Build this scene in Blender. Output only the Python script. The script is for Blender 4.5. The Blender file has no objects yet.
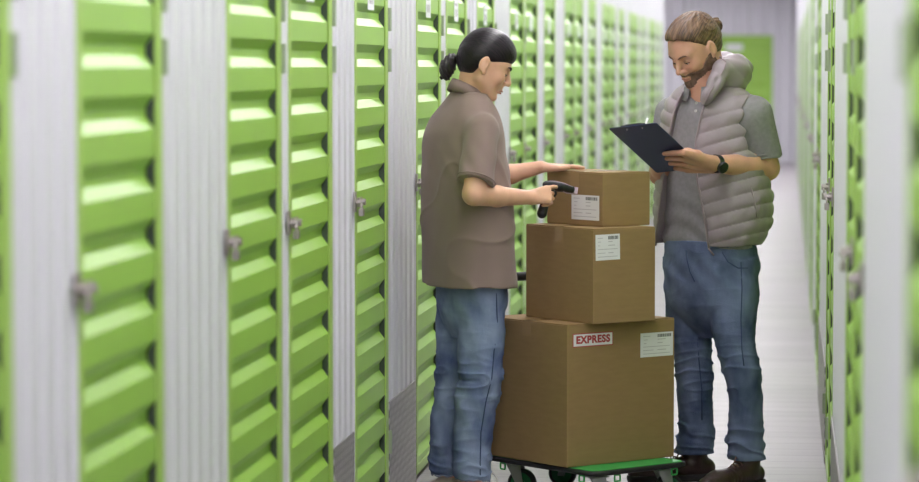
import bpy, bmesh, math, random
import numpy as np
from mathutils import Vector, Matrix

# ------------------------------------------------------------------ camera, world, light, exposure
scene = bpy.context.scene
COL = scene.collection
FPX = 3000.0
PHI = math.atan(175 / FPX)
PSI = math.atan(327.5 * math.cos(PHI) / FPX)
F = np.array([-math.sin(PSI) * math.cos(PHI), math.cos(PSI) * math.cos(PHI), -math.sin(PHI)])
R = np.array([math.cos(PSI), math.sin(PSI), 0.0])
U = np.cross(R, F)
C0 = np.array([0, 0, 1.55])
cam_d = bpy.data.cameras.new('camera')
cam = bpy.data.objects.new('camera', cam_d)
COL.objects.link(cam)
cam_d.sensor_width = 36.0
cam_d.lens = FPX / 919 * 36
cam_d.clip_end = 200
cam.matrix_world = Matrix(((R[0], U[0], -F[0], 0), (R[1], U[1], -F[1], 0), (R[2], U[2], -F[2], 1.55), (0, 0, 0, 1)))
cam_d.dof.use_dof = True
cam_d.dof.focus_distance = 10.65
cam_d.dof.aperture_fstop = 2.9
scene.camera = cam

world = bpy.data.worlds.new('world')
scene.world = world
world.use_nodes = True
world.node_tree.nodes['Background'].inputs[0].default_value = (0.93, 0.95, 1.0, 1)
world.node_tree.nodes['Background'].inputs[1].default_value = 0.55
LAMP_STRENGTH = 19.0
scene.view_settings.view_transform = 'Standard'
scene.view_settings.look = 'None'
scene.view_settings.exposure = 0.15
scene.view_settings.gamma = 1.0
scene.view_settings.use_curve_mapping = False
random.seed(4)
WL, WR, CEIL = -1.37, 0.158, 2.95
YEND, YFAR = 33.7, 48.3


def P(px, py, Y):
    """the world point seen at a photo position at distance Y down the corridor"""
    d = F * FPX + R * (px - 459.5) + U * (241 - py)
    return C0 + d * (Y / d[1])


# ------------------------------------------------------------------ materials
def new_mat(name):
    m = bpy.data.materials.new(name)
    m.use_nodes = True
    nt = m.node_tree
    b = nt.nodes['Principled BSDF']
    return m, nt, b


def mat(name, col, rough=0.5, metal=0.0, var=0.0, vscale=8.0, bump=0.0, bscale=200.0, spec=0.5, sss=0.0, col2=None, sheen=0.0, coat=0.0, stretch=(1, 1, 1)):
    m, nt, b = new_mat(name)
    b.inputs['Base Color'].default_value = (*col, 1)
    b.inputs['Roughness'].default_value = rough
    b.inputs['Metallic'].default_value = metal
    b.inputs['Specular IOR Level'].default_value = spec
    b.inputs['Coat Weight'].default_value = coat
    if sheen:
        b.inputs['Sheen Weight'].default_value = sheen
    if sss:
        b.inputs['Subsurface Weight'].default_value = sss
        b.inputs['Subsurface Radius'].default_value = (0.012, 0.004, 0.002)
        b.inputs['Subsurface Scale'].default_value = 1.0
    tc = nt.nodes.new('ShaderNodeTexCoord')
    mp = nt.nodes.new('ShaderNodeMapping')
    mp.inputs['Scale'].default_value = stretch
    nt.links.new(tc.outputs['Object'], mp.inputs['Vector'])
    if var or col2:
        n = nt.nodes.new('ShaderNodeTexNoise')
        n.inputs['Scale'].default_value = vscale
        n.inputs['Detail'].default_value = 4
        nt.links.new(mp.outputs[0], n.inputs['Vector'])
        r = nt.nodes.new('ShaderNodeValToRGB')
        r.color_ramp.elements[0].position = 0.35
        r.color_ramp.elements[1].position = 0.65
        c2 = col2 if col2 else tuple(c * (1 - var) for c in col)
        r.color_ramp.elements[0].color = (*c2, 1)
        r.color_ramp.elements[1].color = (*col, 1)
        nt.links.new(n.outputs[0], r.inputs[0])
        nt.links.new(r.outputs[0], b.inputs['Base Color'])
    if bump:
        n2 = nt.nodes.new('ShaderNodeTexNoise')
        n2.inputs['Scale'].default_value = bscale
        n2.inputs['Detail'].default_value = 3
        nt.links.new(mp.outputs[0], n2.inputs['Vector'])
        bp = nt.nodes.new('ShaderNodeBump')
        bp.inputs['Strength'].default_value = bump
        bp.inputs['Distance'].default_value = 0.004
        nt.links.new(n2.outputs[0], bp.inputs['Height'])
        nt.links.new(bp.outputs[0], b.inputs['Normal'])
    return m


def emit(name, col, s):
    m, nt, b = new_mat(name)
    b.inputs['Base Color'].default_value = (0.8, 0.8, 0.8, 1)
    b.inputs['Emission Color'].default_value = (*col, 1)
    b.inputs['Emission Strength'].default_value = s
    return m


M = {}
M['green'] = mat('green_paint', (0.30, 0.545, 0.065), 0.38, var=0.05, vscale=3, spec=0.55)
M['green_frame'] = mat('green_frame_paint', (0.36, 0.56, 0.11), 0.4)
M['rib_shade'] = mat('dark_rib_end_shade', (0.045, 0.06, 0.05), 0.6)  # dark colour for the shade in the open rib ends
M['white_sheet'] = mat('white_corrugated_steel', (0.72, 0.71, 0.76), 0.38, var=0.04, vscale=2, stretch=(1, 1, 0.1))
M['wall'] = mat('white_wall', (0.78, 0.78, 0.82), 0.6)
M['ceiling'] = mat('white_ceiling', (0.85, 0.85, 0.87), 0.8)
M['steel'] = mat('brushed_steel', (0.42, 0.38, 0.37), 0.32, 0.9)
M['hinge'] = mat('zinc_hinge', (0.42, 0.48, 0.36), 0.45, 0.6)
M['paper'] = mat('white_paper', (0.80, 0.79, 0.80), 0.5)
M['paper_door'] = mat('white_sticker', (0.82, 0.82, 0.86), 0.5)
M['ink'] = mat('grey_ink', (0.09, 0.09, 0.10), 0.5)
M['faint'] = mat('faint_print', (0.50, 0.47, 0.50), 0.5)
M['red'] = mat('red_ink', (0.42, 0.04, 0.05), 0.45)
M['card'] = mat('brown_cardboard', (0.315, 0.205, 0.092), 0.72, var=0.07, vscale=14, bump=0.15, bscale=300, spec=0.25, stretch=(1, 1, 4))
M['card_edge'] = mat('cardboard_cut_edge', (0.40, 0.28, 0.17), 0.8, spec=0.2)
M['tape'] = mat('clear_brown_tape', (0.38, 0.25, 0.12), 0.22, coat=0.3)
M['deck_green'] = mat('glossy_green_plastic', (0.04, 0.42, 0.09), 0.35)
M['black_rubber'] = mat('black_rubber', (0.012, 0.012, 0.014), 0.55)
M['black_metal'] = mat('black_coated_tube', (0.012, 0.013, 0.016), 0.35)
M['grey_plate'] = mat('grey_zinc_plate', (0.34, 0.35, 0.36), 0.4, 0.6)
M['wheel_green'] = mat('dark_green_wheel_hub', (0.005, 0.12, 0.04), 0.4)
M['skin_w'] = mat('warm_skin', (0.74, 0.43, 0.29), 0.45, sss=0.12, var=0.06, vscale=30, spec=0.35)
M['skin_m'] = mat('ruddy_skin', (0.64, 0.35, 0.245), 0.45, sss=0.12, var=0.12, vscale=25, spec=0.35)
M['hair_w'] = mat('black_hair', (0.010, 0.007, 0.009), 0.33, bump=0.25, bscale=60, col2=(0.018, 0.012, 0.014), vscale=40, stretch=(1, 1, 3))
M['hair_m'] = mat('light_brown_hair', (0.21, 0.125, 0.07), 0.45, bump=0.5, bscale=90, col2=(0.075, 0.04, 0.024), vscale=45, stretch=(1, 1, 2.5))
M['beard'] = mat('brown_beard', (0.10, 0.058, 0.038), 0.7, bump=0.6, bscale=250, col2=(0.19, 0.11, 0.075), vscale=60)
M['brow'] = mat('dark_brow_hair', (0.03, 0.018, 0.014), 0.7)
M['brow_m'] = mat('brown_brow_hair', (0.12, 0.065, 0.04), 0.7)
M['lips_w'] = mat('rose_lips', (0.42, 0.13, 0.11), 0.4)
M['lips_m'] = mat('pink_lips', (0.46, 0.2, 0.16), 0.45)
M['eye'] = mat('eye_white', (0.7, 0.68, 0.66), 0.2)
M['iris'] = mat('dark_iris', (0.03, 0.02, 0.015), 0.1)
M['shirt'] = mat('taupe_cotton', (0.255, 0.186, 0.162), 0.85, var=0.04, vscale=10, bump=0.2, bscale=400, spec=0.2, sheen=0.15)
M['polo'] = mat('heather_grey_pique', (0.27, 0.258, 0.27), 0.85, var=0.14, vscale=70, bump=0.3, bscale=500, spec=0.2, sheen=0.1)
M['vest'] = mat('pale_mauve_nylon', (0.315, 0.265, 0.285), 0.42, var=0.05, vscale=15, bump=0.25, bscale=45, spec=0.4)
M['lining'] = mat('dark_vest_lining', (0.16, 0.155, 0.17), 0.7)
M['zip'] = mat('grey_zip', (0.30, 0.24, 0.26), 0.4, 0.3)
M['denim_w'] = mat('washed_blue_denim', (0.26, 0.32, 0.47), 0.85, col2=(0.085, 0.12, 0.24), vscale=9, bump=0.4, bscale=350, spec=0.15, stretch=(1, 1, 0.6))
M['denim_m'] = mat('mid_blue_denim', (0.17, 0.215, 0.34), 0.85, col2=(0.055, 0.078, 0.15), vscale=8, bump=0.4, bscale=350, spec=0.15, stretch=(1, 1, 0.6))
M['seam'] = mat('denim_seam', (0.035, 0.06, 0.13), 0.85)
M['fray'] = mat('pale_frayed_hem', (0.30, 0.34, 0.45), 0.9)
M['leather'] = mat('dark_brown_leather', (0.042, 0.020, 0.018), 0.42, var=0.3, vscale=25, bump=0.3, bscale=120)
M['sole'] = mat('black_rubber_sole', (0.012, 0.010, 0.011), 0.7)
M['lace'] = mat('brown_laces', (0.13, 0.07, 0.06), 0.7)
M['canvas'] = mat('cream_canvas', (0.55, 0.46, 0.38), 0.8)
M['white_sole'] = mat('white_rubber_sole', (0.7, 0.68, 0.66), 0.5)
M['board'] = mat('navy_clipboard', (0.014, 0.027, 0.085), 0.45, bump=0.1, bscale=300)
M['chrome'] = mat('bright_chrome', (0.75, 0.75, 0.78), 0.15, 1.0)
M['scan_black'] = mat('black_scanner_plastic', (0.012, 0.012, 0.015), 0.35)
M['scan_grey'] = mat('pale_scanner_trim', (0.55, 0.42, 0.50), 0.4)
M['scan_lens'] = mat('red_scanner_window', (0.45, 0.10, 0.16), 0.15)
M['watch'] = mat('black_watch', (0.015, 0.016, 0.02), 0.25)
M['button'] = mat('grey_button', (0.5, 0.5, 0.5), 0.4)


def floor_mat():
    m, nt, b = new_mat('grey_vinyl_planks')
    tc = nt.nodes.new('ShaderNodeTexCoord')
    mp = nt.nodes.new('ShaderNodeMapping')
    mp.inputs['Location'].default_value = (11.3, 0, 0)
    nt.links.new(tc.outputs['Object'], mp.inputs[0])
    br = nt.nodes.new('ShaderNodeTexBrick')
    br.inputs['Scale'].default_value = 1.0
    br.inputs['Brick Width'].default_value = 30.0
    br.inputs['Row Height'].default_value = 0.19
    br.inputs['Mortar Size'].default_value = 0.006
    br.inputs['Mortar Smooth'].default_value = 0.4
    br.inputs['Color1'].default_value = (0.33, 0.305, 0.325, 1)
    br.inputs['Color2'].default_value = (0.38, 0.355, 0.375, 1)
    br.inputs['Mortar'].default_value = (0.22, 0.20, 0.22, 1)
    nt.links.new(mp.outputs[0], br.inputs['Vector'])
    no = nt.nodes.new('ShaderNodeTexNoise')
    no.inputs['Scale'].default_value = 3
    no.inputs['Detail'].default_value = 6
    mp2 = nt.nodes.new('ShaderNodeMapping')
    mp2.inputs['Scale'].default_value = (0.5, 9, 1)
    nt.links.new(tc.outputs['Object'], mp2.inputs[0])
    nt.links.new(mp2.outputs[0], no.inputs['Vector'])
    mx = nt.nodes.new('ShaderNodeMixRGB')
    mx.blend_type = 'MULTIPLY'
    mx.inputs[0].default_value = 0.35
    cr = nt.nodes.new('ShaderNodeValToRGB')
    cr.color_ramp.elements[0].position = 0.35
    cr.color_ramp.elements[0].color = (0.6, 0.58, 0.6, 1)
    cr.color_ramp.elements[1].position = 0.6
    cr.color_ramp.elements[1].color = (1, 1, 1, 1)
    nt.links.new(no.outputs[0], cr.inputs[0])
    nt.links.new(br.outputs['Color'], mx.inputs[1])
    nt.links.new(cr.outputs[0], mx.inputs[2])
    nt.links.new(mx.outputs[0], b.inputs['Base Color'])
    b.inputs['Roughness'].default_value = 0.42
    b.inputs['Specular IOR Level'].default_value = 0.3
    bp = nt.nodes.new('ShaderNodeBump')
    bp.inputs['Strength'].default_value = 0.25
    bp.inputs['Distance'].default_value = 0.003
    nt.links.new(mx.outputs[0], bp.inputs['Height'])
    nt.links.new(bp.outputs[0], b.inputs['Normal'])
    return m


M['floor'] = floor_mat()


def tread_mat():
    m, nt, b = new_mat('diamond_tread_aluminium')
    tc = nt.nodes.new('ShaderNodeTexCoord')
    waves = []
    for rz, ph in ((35, 0), (-35, 1.5)):
        mp = nt.nodes.new('ShaderNodeMapping')
        mp.inputs['Rotation'].default_value = (math.radians(rz), 0, 0)
        mp.inputs['Scale'].default_value = (1, 1, 1)
        nt.links.new(tc.outputs['Object'], mp.inputs[0])
        w = nt.nodes.new('ShaderNodeTexWave')
        w.bands_direction = 'Y'
        w.inputs['Scale'].default_value = 11
        w.inputs['Phase Offset'].default_value = ph
        nt.links.new(mp.outputs[0], w.inputs[0])
        waves.append(w)
    mu = nt.nodes.new('ShaderNodeMath')
    mu.operation = 'MULTIPLY'
    nt.links.new(waves[0].outputs['Fac'], mu.inputs[0])
    nt.links.new(waves[1].outputs['Fac'], mu.inputs[1])
    bp = nt.nodes.new('ShaderNodeBump')
    bp.inputs['Strength'].default_value = 0.9
    bp.inputs['Distance'].default_value = 0.004
    nt.links.new(mu.outputs[0], bp.inputs['Height'])
    nt.links.new(bp.outputs[0], b.inputs['Normal'])
    cr = nt.nodes.new('ShaderNodeValToRGB')
    cr.color_ramp.elements[0].color = (0.24, 0.22, 0.23, 1)
    cr.color_ramp.elements[1].color = (0.55, 0.52, 0.54, 1)
    cr.color_ramp.elements[1].position = 0.6
    nt.links.new(mu.outputs[0], cr.inputs[0])
    nt.links.new(cr.outputs[0], b.inputs['Base Color'])
    b.inputs['Metallic'].default_value = 0.35
    b.inputs['Roughness'].default_value = 0.42
    return m


M['tread'] = tread_mat()


# ------------------------------------------------------------------ mesh and object helpers
def empty(name, loc, label=None, cat=None, group=None, rz=0.0):
    o = bpy.data.objects.new(name, None)
    o.empty_display_size = 0.1
    COL.objects.link(o)
    o.location = loc
    o.rotation_euler = (0, 0, rz)
    tag(o, label, cat, group)
    return o


def tag(o, label=None, cat=None, group=None, kind=None):
    if label:
        o['label'] = label
    if cat:
        o['category'] = cat
    if group:
        o['group'] = group
    if kind:
        o['kind'] = kind
    return o


class MB:
    def __init__(self):
        self.v, self.f, self.m = [], [], []

    def add(self, vs, fs, mi=0):
        b = len(self.v)
        self.v += [tuple(map(float, p)) for p in vs]
        self.f += [tuple(i + b for i in f) for f in fs]
        self.m += [mi] * len(fs)

    def box(self, lo, hi, mi=0, fr=None):
        x0, y0, z0 = lo
        x1, y1, z1 = hi
        vs = [(x0, y0, z0), (x1, y0, z0), (x1, y1, z0), (x0, y1, z0), (x0, y0, z1), (x1, y0, z1), (x1, y1, z1), (x0, y1, z1)]
        if fr is not None:
            vs = [fr @ Vector(p) for p in vs]
        self.add(vs, [(0, 3, 2, 1), (4, 5, 6, 7), (0, 1, 5, 4), (1, 2, 6, 5), (2, 3, 7, 6), (3, 0, 4, 7)], mi)

    def tube(self, pts, r, n=10, mi=0, closed=False, cap=True):
        pts = [Vector(p) for p in pts]
        rs = r if isinstance(r, (list, tuple)) else [r] * len(pts)
        N = len(pts)
        rings = []
        t0 = None
        nrm = None
        for i in range(N):
            if closed:
                t = (pts[(i + 1) % N] - pts[i - 1]).normalized()
            else:
                t = (pts[min(i + 1, N - 1)] - pts[max(i - 1, 0)]).normalized()
            if nrm is None:
                a = Vector((0, 0, 1)) if abs(t.z) < 0.9 else Vector((1, 0, 0))
                nrm = t.cross(a).normalized()
            else:
                nrm = (nrm - t * nrm.dot(t)).normalized()
            b = t.cross(nrm)
            rings.append([pts[i] + (nrm * math.cos(2 * math.pi * k / n) + b * math.sin(2 * math.pi * k / n)) * rs[i] for k in range(n)])
        vs = [p for rg in rings for p in rg]
        fs = []
        for i in range(N if closed else N - 1):
            j = (i + 1) % N
            for k in range(n):
                fs.append((i * n + k, i * n + (k + 1) % n, j * n + (k + 1) % n, j * n + k))
        if cap and not closed:
            fs.append(tuple(range(n))[::-1])
            fs.append(tuple((N - 1) * n + k for k in range(n)))
        self.add(vs, fs, mi)

    def cyl(self, a, b, r, n=20, mi=0):
        self.tube([a, b], r, n, mi)

    def build(self, name, mats, parent=None, smooth=False, bevel=0.0, offset=None, seg=2):
        me = bpy.data.meshes.new(name)
        v = self.v
        if offset is not None:
            v = [(p[0] - offset[0], p[1] - offset[1], p[2] - offset[2]) for p in v]
        me.from_pydata(v, [], self.f)
        if not isinstance(mats, (list, tuple)):
            mats = [mats]
        for m in mats:
            me.materials.append(m)
        me.polygons.foreach_set('material_index', self.m)
        bm = bmesh.new()
        bm.from_mesh(me)
        bmesh.ops.recalc_face_normals(bm, faces=bm.faces)
        if bevel:
            bmesh.ops.bevel(bm, geom=[e for e in bm.edges if e.calc_face_angle(0) > 0.5], offset=bevel, segments=seg, affect='EDGES', profile=0.6)
        bm.to_mesh(me)
        bm.free()
        if smooth:
            for p in me.polygons:
                p.use_smooth = True
        o = bpy.data.objects.new(name, me)
        COL.objects.link(o)
        if parent is not None:
            o.parent = parent
        return o


def copy_tree(o, parent=None):
    c = o.copy()
    COL.objects.link(c)
    c.parent = parent
    for ch in list(o.children):
        copy_tree(ch, c)
    return c


# ------------------------------------------------------------------ signed distance volumes for people and cloth
class Vol:
    def __init__(self, lo, hi, vox):
        self.lo = np.array(lo, float)
        self.vox = vox
        self.n = np.ceil((np.array(hi) - self.lo) / vox).astype(int) + 1
        self.ax = [(self.lo[i] + np.arange(self.n[i]) * vox).astype(np.float32) for i in range(3)]
        self.D = np.full(self.n, 1.0, np.float32)

    def sub(self, lo, hi):
        i0 = np.clip(np.floor((np.array(lo) - self.lo) / self.vox).astype(int), 0, self.n)
        i1 = np.clip(np.ceil((np.array(hi) - self.lo) / self.vox).astype(int) + 1, 0, self.n)
        sl = tuple(slice(a, b) for a, b in zip(i0, i1))
        return sl, self.ax[0][sl[0]][:, None, None], self.ax[1][sl[1]][None, :, None], self.ax[2][sl[2]][None, None, :]

    def op(self, fn, lo, hi, k=0.0, kind='add'):
        mg = k + 3 * self.vox
        sl, x, y, z = self.sub(np.array(lo) - mg, np.array(hi) + mg)
        D = self.D[sl]
        if D.size == 0:
            return
        d = fn(x, y, z)
        if kind == 'sub':
            d = -d
            if k > 0:
                h = np.clip(0.5 - 0.5 * (d - D) / k, 0, 1)
                self.D[sl] = D * h + d * (1 - h) + k * h * (1 - h) if False else np.maximum(D, d) + np.maximum(k - np.abs(D - d), 0) ** 2 / (4 * k)
            else:
                self.D[sl] = np.maximum(D, d)
        else:
            if k > 0:
                self.D[sl] = np.minimum(D, d) - np.maximum(k - np.abs(D - d), 0) ** 2 / (4 * k)
            else:
                self.D[sl] = np.minimum(D, d)

    def cone(self, a, b, ra, rb, k=0.0, flat=None, kind='add'):
        a = np.array(a, float)
        b = np.array(b, float)
        ab = b - a
        L = float(ab @ ab) + 1e-12

        def fn(x, y, z):
            t = np.clip(((x - a[0]) * ab[0] + (y - a[1]) * ab[1] + (z - a[2]) * ab[2]) / L, 0, 1)
            wx, wy, wz = x - a[0] - t * ab[0], y - a[1] - t * ab[1], z - a[2] - t * ab[2]
            q = wx * wx + wy * wy + wz * wz
            if flat is not None:
                n, s = flat
                wn = wx * n[0] + wy * n[1] + wz * n[2]
                q = q - wn * wn + (wn / s) ** 2
            return np.sqrt(np.maximum(q, 0)) - (ra + (rb - ra) * t)
        r = max(ra, rb)
        self.op(fn, np.minimum(a, b) - r, np.maximum(a, b) + r, k, kind)

    def chain(self, pts, rs, k=0.0, flat=None, kind='add'):
        for i in range(len(pts) - 1):
            self.cone(pts[i], pts[i + 1], rs[i], rs[i + 1], k, flat, kind)

    def ell(self, c, rad, fr=None, k=0.0, kind='add'):
        c = np.array(c, float)
        fr = np.eye(3) if fr is None else np.array(fr)

        def fn(x, y, z):
            q = 0
            for i in range(3):
                q = q + (((x - c[0]) * fr[i][0] + (y - c[1]) * fr[i][1] + (z - c[2]) * fr[i][2]) / rad[i]) ** 2
            return (np.sqrt(q) - 1) * min(rad)
        r = max(rad)
        self.op(fn, c - r, c + r, k, kind)

    def loft(self, sl, ax, ay, k=0.0, n=2.3, infl=0.0, cut=(True, True), sm=True, kind='add'):
        """sl rows: z, cx, cy, ra, rb ; ax, ay plan axes"""
        sl = np.array(sorted(sl), float)
        zz = np.linspace(sl[0, 0], sl[-1, 0], 240)
        T = [np.interp(zz, sl[:, 0], sl[:, i]) for i in range(1, 5)]
        if sm:
            w = max(3, int(240 * 0.03 / (sl[-1, 0] - sl[0, 0]) ))
            w = min(w, 30)
            ker = np.hanning(2 * w + 3)
            ker /= ker.sum()
            T = [np.convolve(np.pad(t, w + 1, mode='edge'), ker, 'valid') for t in T]
        z0, z1 = sl[0, 0], sl[-1, 0]

        def fn(x, y, z):
            zc = np.clip(z, z0, z1)
            cx, cy, ra, rb = [np.interp(zc.ravel(), zz, t).reshape(zc.shape) for t in T]
            u = (x - cx) * ax[0] + (y - cy) * ax[1]
            v = (x - cx) * ay[0] + (y - cy) * ay[1]
            q = (np.abs(u / (ra + infl)) ** n + np.abs(v / (rb + infl)) ** n) ** (1.0 / n)
            d = (q - 1) * np.minimum(ra, rb)
            return np.maximum(d, np.maximum(z - z1, z0 - z)).astype(np.float32)
        m = max(sl[:, 3].max(), sl[:, 4].max()) + infl
        self.op(fn, (sl[:, 1].min() - m, sl[:, 2].min() - m, z0), (sl[:, 1].max() + m, sl[:, 2].max() + m, z1), k, kind)

    def disp(self, fn, lo=None, hi=None):
        sl, x, y, z = self.sub(self.lo if lo is None else lo, (self.lo + self.n * self.vox) if hi is None else hi)
        self.D[sl] = self.D[sl] + fn(x, y, z)

    def carve(self, fn):
        """keep only where fn(x,y,z) <= 0"""
        x, y, z = self.ax[0][:, None, None], self.ax[1][None, :, None], self.ax[2][None, None, :]
        self.D = np.maximum(self.D, fn(x, y, z)).astype(np.float32)

    def mesh(self, name, mats, parent, relax=1, biggest=False):
        D = self.D
        D[0], D[-1] = 1, 1
        D[:, 0], D[:, -1] = 1, 1
        D[:, :, 0], D[:, :, -1] = 1, 1
        S = D < 0
        cnt = np.zeros(tuple(self.n - 1), np.int8)
        for dx in (0, 1):
            for dy in (0, 1):
                for dz in (0, 1):
                    cnt += S[dx:self.n[0] - 1 + dx, dy:self.n[1] - 1 + dy, dz:self.n[2] - 1 + dz]
        ci = np.argwhere((cnt > 0) & (cnt < 8))
        idx = np.full(tuple(self.n - 1), -1, np.int32)
        idx[ci[:, 0], ci[:, 1], ci[:, 2]] = np.arange(len(ci))
        acc = np.zeros((len(ci), 3))
        num = np.zeros(len(ci))
        cor = [(a, b, c) for a in (0, 1) for b in (0, 1) for c in (0, 1)]
        for a in cor:
            for ax_ in range(3):
                if a[ax_] == 1:
                    continue
                b = list(a)
                b[ax_] = 1
                da = D[ci[:, 0] + a[0], ci[:, 1] + a[1], ci[:, 2] + a[2]]
                db = D[ci[:, 0] + b[0], ci[:, 1] + b[1], ci[:, 2] + b[2]]
                mk = (da < 0) != (db < 0)
                t = np.where(mk, da / np.where(mk, da - db, 1), 0)
                p = np.array(a, float)[None, :].repeat(len(ci), 0)
                p[:, ax_] += t
                acc += p * mk[:, None]
                num += mk
        V = self.lo + (ci + acc / num[:, None]) * self.vox
        quads = []
        for ax_ in range(3):
            o1, o2 = [i for i in range(3) if i != ax_]
            s0 = [slice(1, -1)] * 3
            s1 = [slice(1, -1)] * 3
            s0[ax_] = slice(0, -1)
            s1[ax_] = slice(1, None)
            A = S[tuple(s0)]
            B = S[tuple(s1)]
            e = np.argwhere(A != B)
            off = np.ones(3, int)
            off[ax_] = 0
            g = e + off
            sgn = A[e[:, 0], e[:, 1], e[:, 2]]

            def cell(a, b):
                q = g.copy()
                q[:, o1] -= a
                q[:, o2] -= b
                return idx[q[:, 0], q[:, 1], q[:, 2]]
            q = np.stack([cell(1, 1), cell(0, 1), cell(0, 0), cell(1, 0)], 1)
            flip = sgn if ax_ != 1 else ~sgn
            q = np.where(flip[:, None], q, q[:, ::-1])
            quads.append(q)
        Q = np.concatenate(quads)
        if biggest:
            e_ = np.concatenate([Q[:, [0, 1]], Q[:, [1, 2]], Q[:, [2, 3]]])
            lab = np.arange(len(V))
            while True:
                old = lab.copy()
                mn = np.minimum(lab[e_[:, 0]], lab[e_[:, 1]])
                np.minimum.at(lab, e_[:, 0], mn)
                np.minimum.at(lab, e_[:, 1], mn)
                lab = lab[lab]
                if (lab == old).all():
                    break
            cts = np.bincount(lab, minlength=len(V))
            ok = cts[lab] > 0.04 * len(V)
            new = np.cumsum(ok) - 1
            Q = Q[ok[Q[:, 0]]]
            Q = new[Q]
            V = V[ok]
        if relax:
            e = np.concatenate([Q[:, [0, 1]], Q[:, [1, 2]], Q[:, [2, 3]], Q[:, [3, 0]]])
            for lam in ([0.45, -0.47] * relax):
                s = np.zeros_like(V)
                c = np.zeros(len(V))
                for i in range(3):
                    s[:, i] = np.bincount(e[:, 0], V[e[:, 1], i], len(V)) + np.bincount(e[:, 1], V[e[:, 0], i], len(V))
                c = np.bincount(e[:, 0], minlength=len(V)) + np.bincount(e[:, 1], minlength=len(V))
                V = V + lam * (s / np.maximum(c, 1)[:, None] - V)
        off = np.array(parent.matrix_basis.translation) if parent is not None and parent.parent is None else np.zeros(3)
        if parent is not None and parent.parent is not None:
            off = np.array(parent.parent.matrix_basis.translation)
        V = V - off
        me = bpy.data.meshes.new(name)
        me.vertices.add(len(V))
        me.vertices.foreach_set('co', V.astype(np.float32).ravel())
        me.loops.add(len(Q) * 4)
        me.loops.foreach_set('vertex_index', Q.astype(np.int32).ravel())
        me.polygons.add(len(Q))
        me.polygons.foreach_set('loop_start', np.arange(len(Q), dtype=np.int32) * 4)
        me.polygons.foreach_set('use_smooth', np.ones(len(Q), bool))
        me.update(calc_edges=True)
        me.validate()
        for m in (mats if isinstance(mats, (list, tuple)) else [mats]):
            me.materials.append(m)
        o = bpy.data.objects.new(name, me)
        COL.objects.link(o)
        o.parent = parent
        return o


def wob(seed, freqs, amps, stretch=(1, 1, 1)):
    """smooth pseudo-noise made of warped sines"""
    rng = np.random.RandomState(seed)
    terms = []
    for f, a in zip(freqs, amps):
        for _ in range(4):
            d = rng.normal(size=3)
            d /= np.linalg.norm(d)
            terms.append((d * f * np.array(stretch), rng.uniform(0, 6.28), a / 4 * 1.6, rng.uniform(0, 6.28), rng.normal(size=3) * f * 0.4))

    def fn(x, y, z):
        s = 0
        for d, ph, a, p2, d2 in terms:
            s = s + a * np.sin(x * d[0] + y * d[1] + z * d[2] + ph + 1.3 * np.sin(x * d2[0] + y * d2[1] + z * d2[2] + p2))
        return s
    return fn


VR = np.array([math.cos(math.radians(5.5)), math.sin(math.radians(5.5))])   # plan axis across the line of sight near the people
VF = np.array([-VR[1], VR[0]])


def slices(rows, fang=None, asp=1.0):
    """rows: py, pxl, pxr, Y [,asp] -> z, cx, cy, ra(along facing), rb(along left)"""
    out = []
    for r in rows:
        py, xl, xr, Y = r[:4]
        a = r[4] if len(r) > 4 else asp
        L_, R_ = P(xl, py, Y), P(xr, py, Y)
        c = (L_ + R_) / 2
        w = np.linalg.norm((R_ - L_)[:2]) / 2
        if fang is None:
            out.append((c[2], c[0], c[1], w, w * a))
        else:
            fx = np.array([math.cos(fang), math.sin(fang)])
            lx = np.array([-fx[1], fx[0]])
            rb = w / math.sqrt((a * fx @ VR) ** 2 + (lx @ VR) ** 2)
            out.append((c[2], c[0], c[1], rb * a, rb))
    return out


# ------------------------------------------------------------------ the setting
def struct(name, mb, m, **kw):
    o = mb.build(name, m, **kw)
    o['kind'] = 'structure'
    return o


b = MB(); b.box((-6, -4, -0.1), (2.2, 48.4, 0)); struct('floor', b, M['floor'])
b = MB(); b.box((-6, -4, CEIL), (2.2, 48.4, CEIL + 0.1)); struct('ceiling', b, M['ceiling'])
b = MB(); b.box((WL - 0.35, -4, 0), (WL - 0.06, YEND, CEIL)); struct('wall_left', b, M['wall'])
b = MB(); b.box((WR + 0.06, -4, 0), (WR + 0.35, YFAR, CEIL)); struct('wall_right', b, M['wall'])


def corrugated(y0, y1, z0, z1, side, pitch=0.13, depth=0.014, base=0.0):
    """vertical-ribbed sheet on a side wall; closed solid from the sheet back to the wall"""
    n = max(1, round((y1 - y0) / pitch))
    p = (y1 - y0) / n
    prof = []
    for i in range(n):
        a = y0 + i * p
        prof += [(a, 0.0), (a + p * 0.52, 0.0), (a + p * 0.62, depth), (a + p * 0.9, depth)]
    prof.append((y1, 0.0))
    X = WL if side < 0 else WR
    fx = [(X + side * (base + d), y) for y, d in prof]
    bx = X + side * 0.062
    poly = fx + [(bx, y1), (bx, y0)]
    N = len(poly)
    vs = [(x, y, z0) for x, y in poly] + [(x, y, z1) for x, y in poly]
    mb = MB()
    fs = [(i, (i + 1) % N, (i + 1) % N + N, i + N) for i in range(N)] + [tuple(range(N))[::-1], tuple(range(N, 2 * N))]
    mb.add(vs, fs)
    return mb


tn = [0]


def trim(y0, y1, z0, z1, side, **kw):
    tn[0] += 1
    return struct('trim_%d' % tn[0], corrugated(y0, y1, z0, z1, side, **kw), M['white_sheet'])


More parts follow.
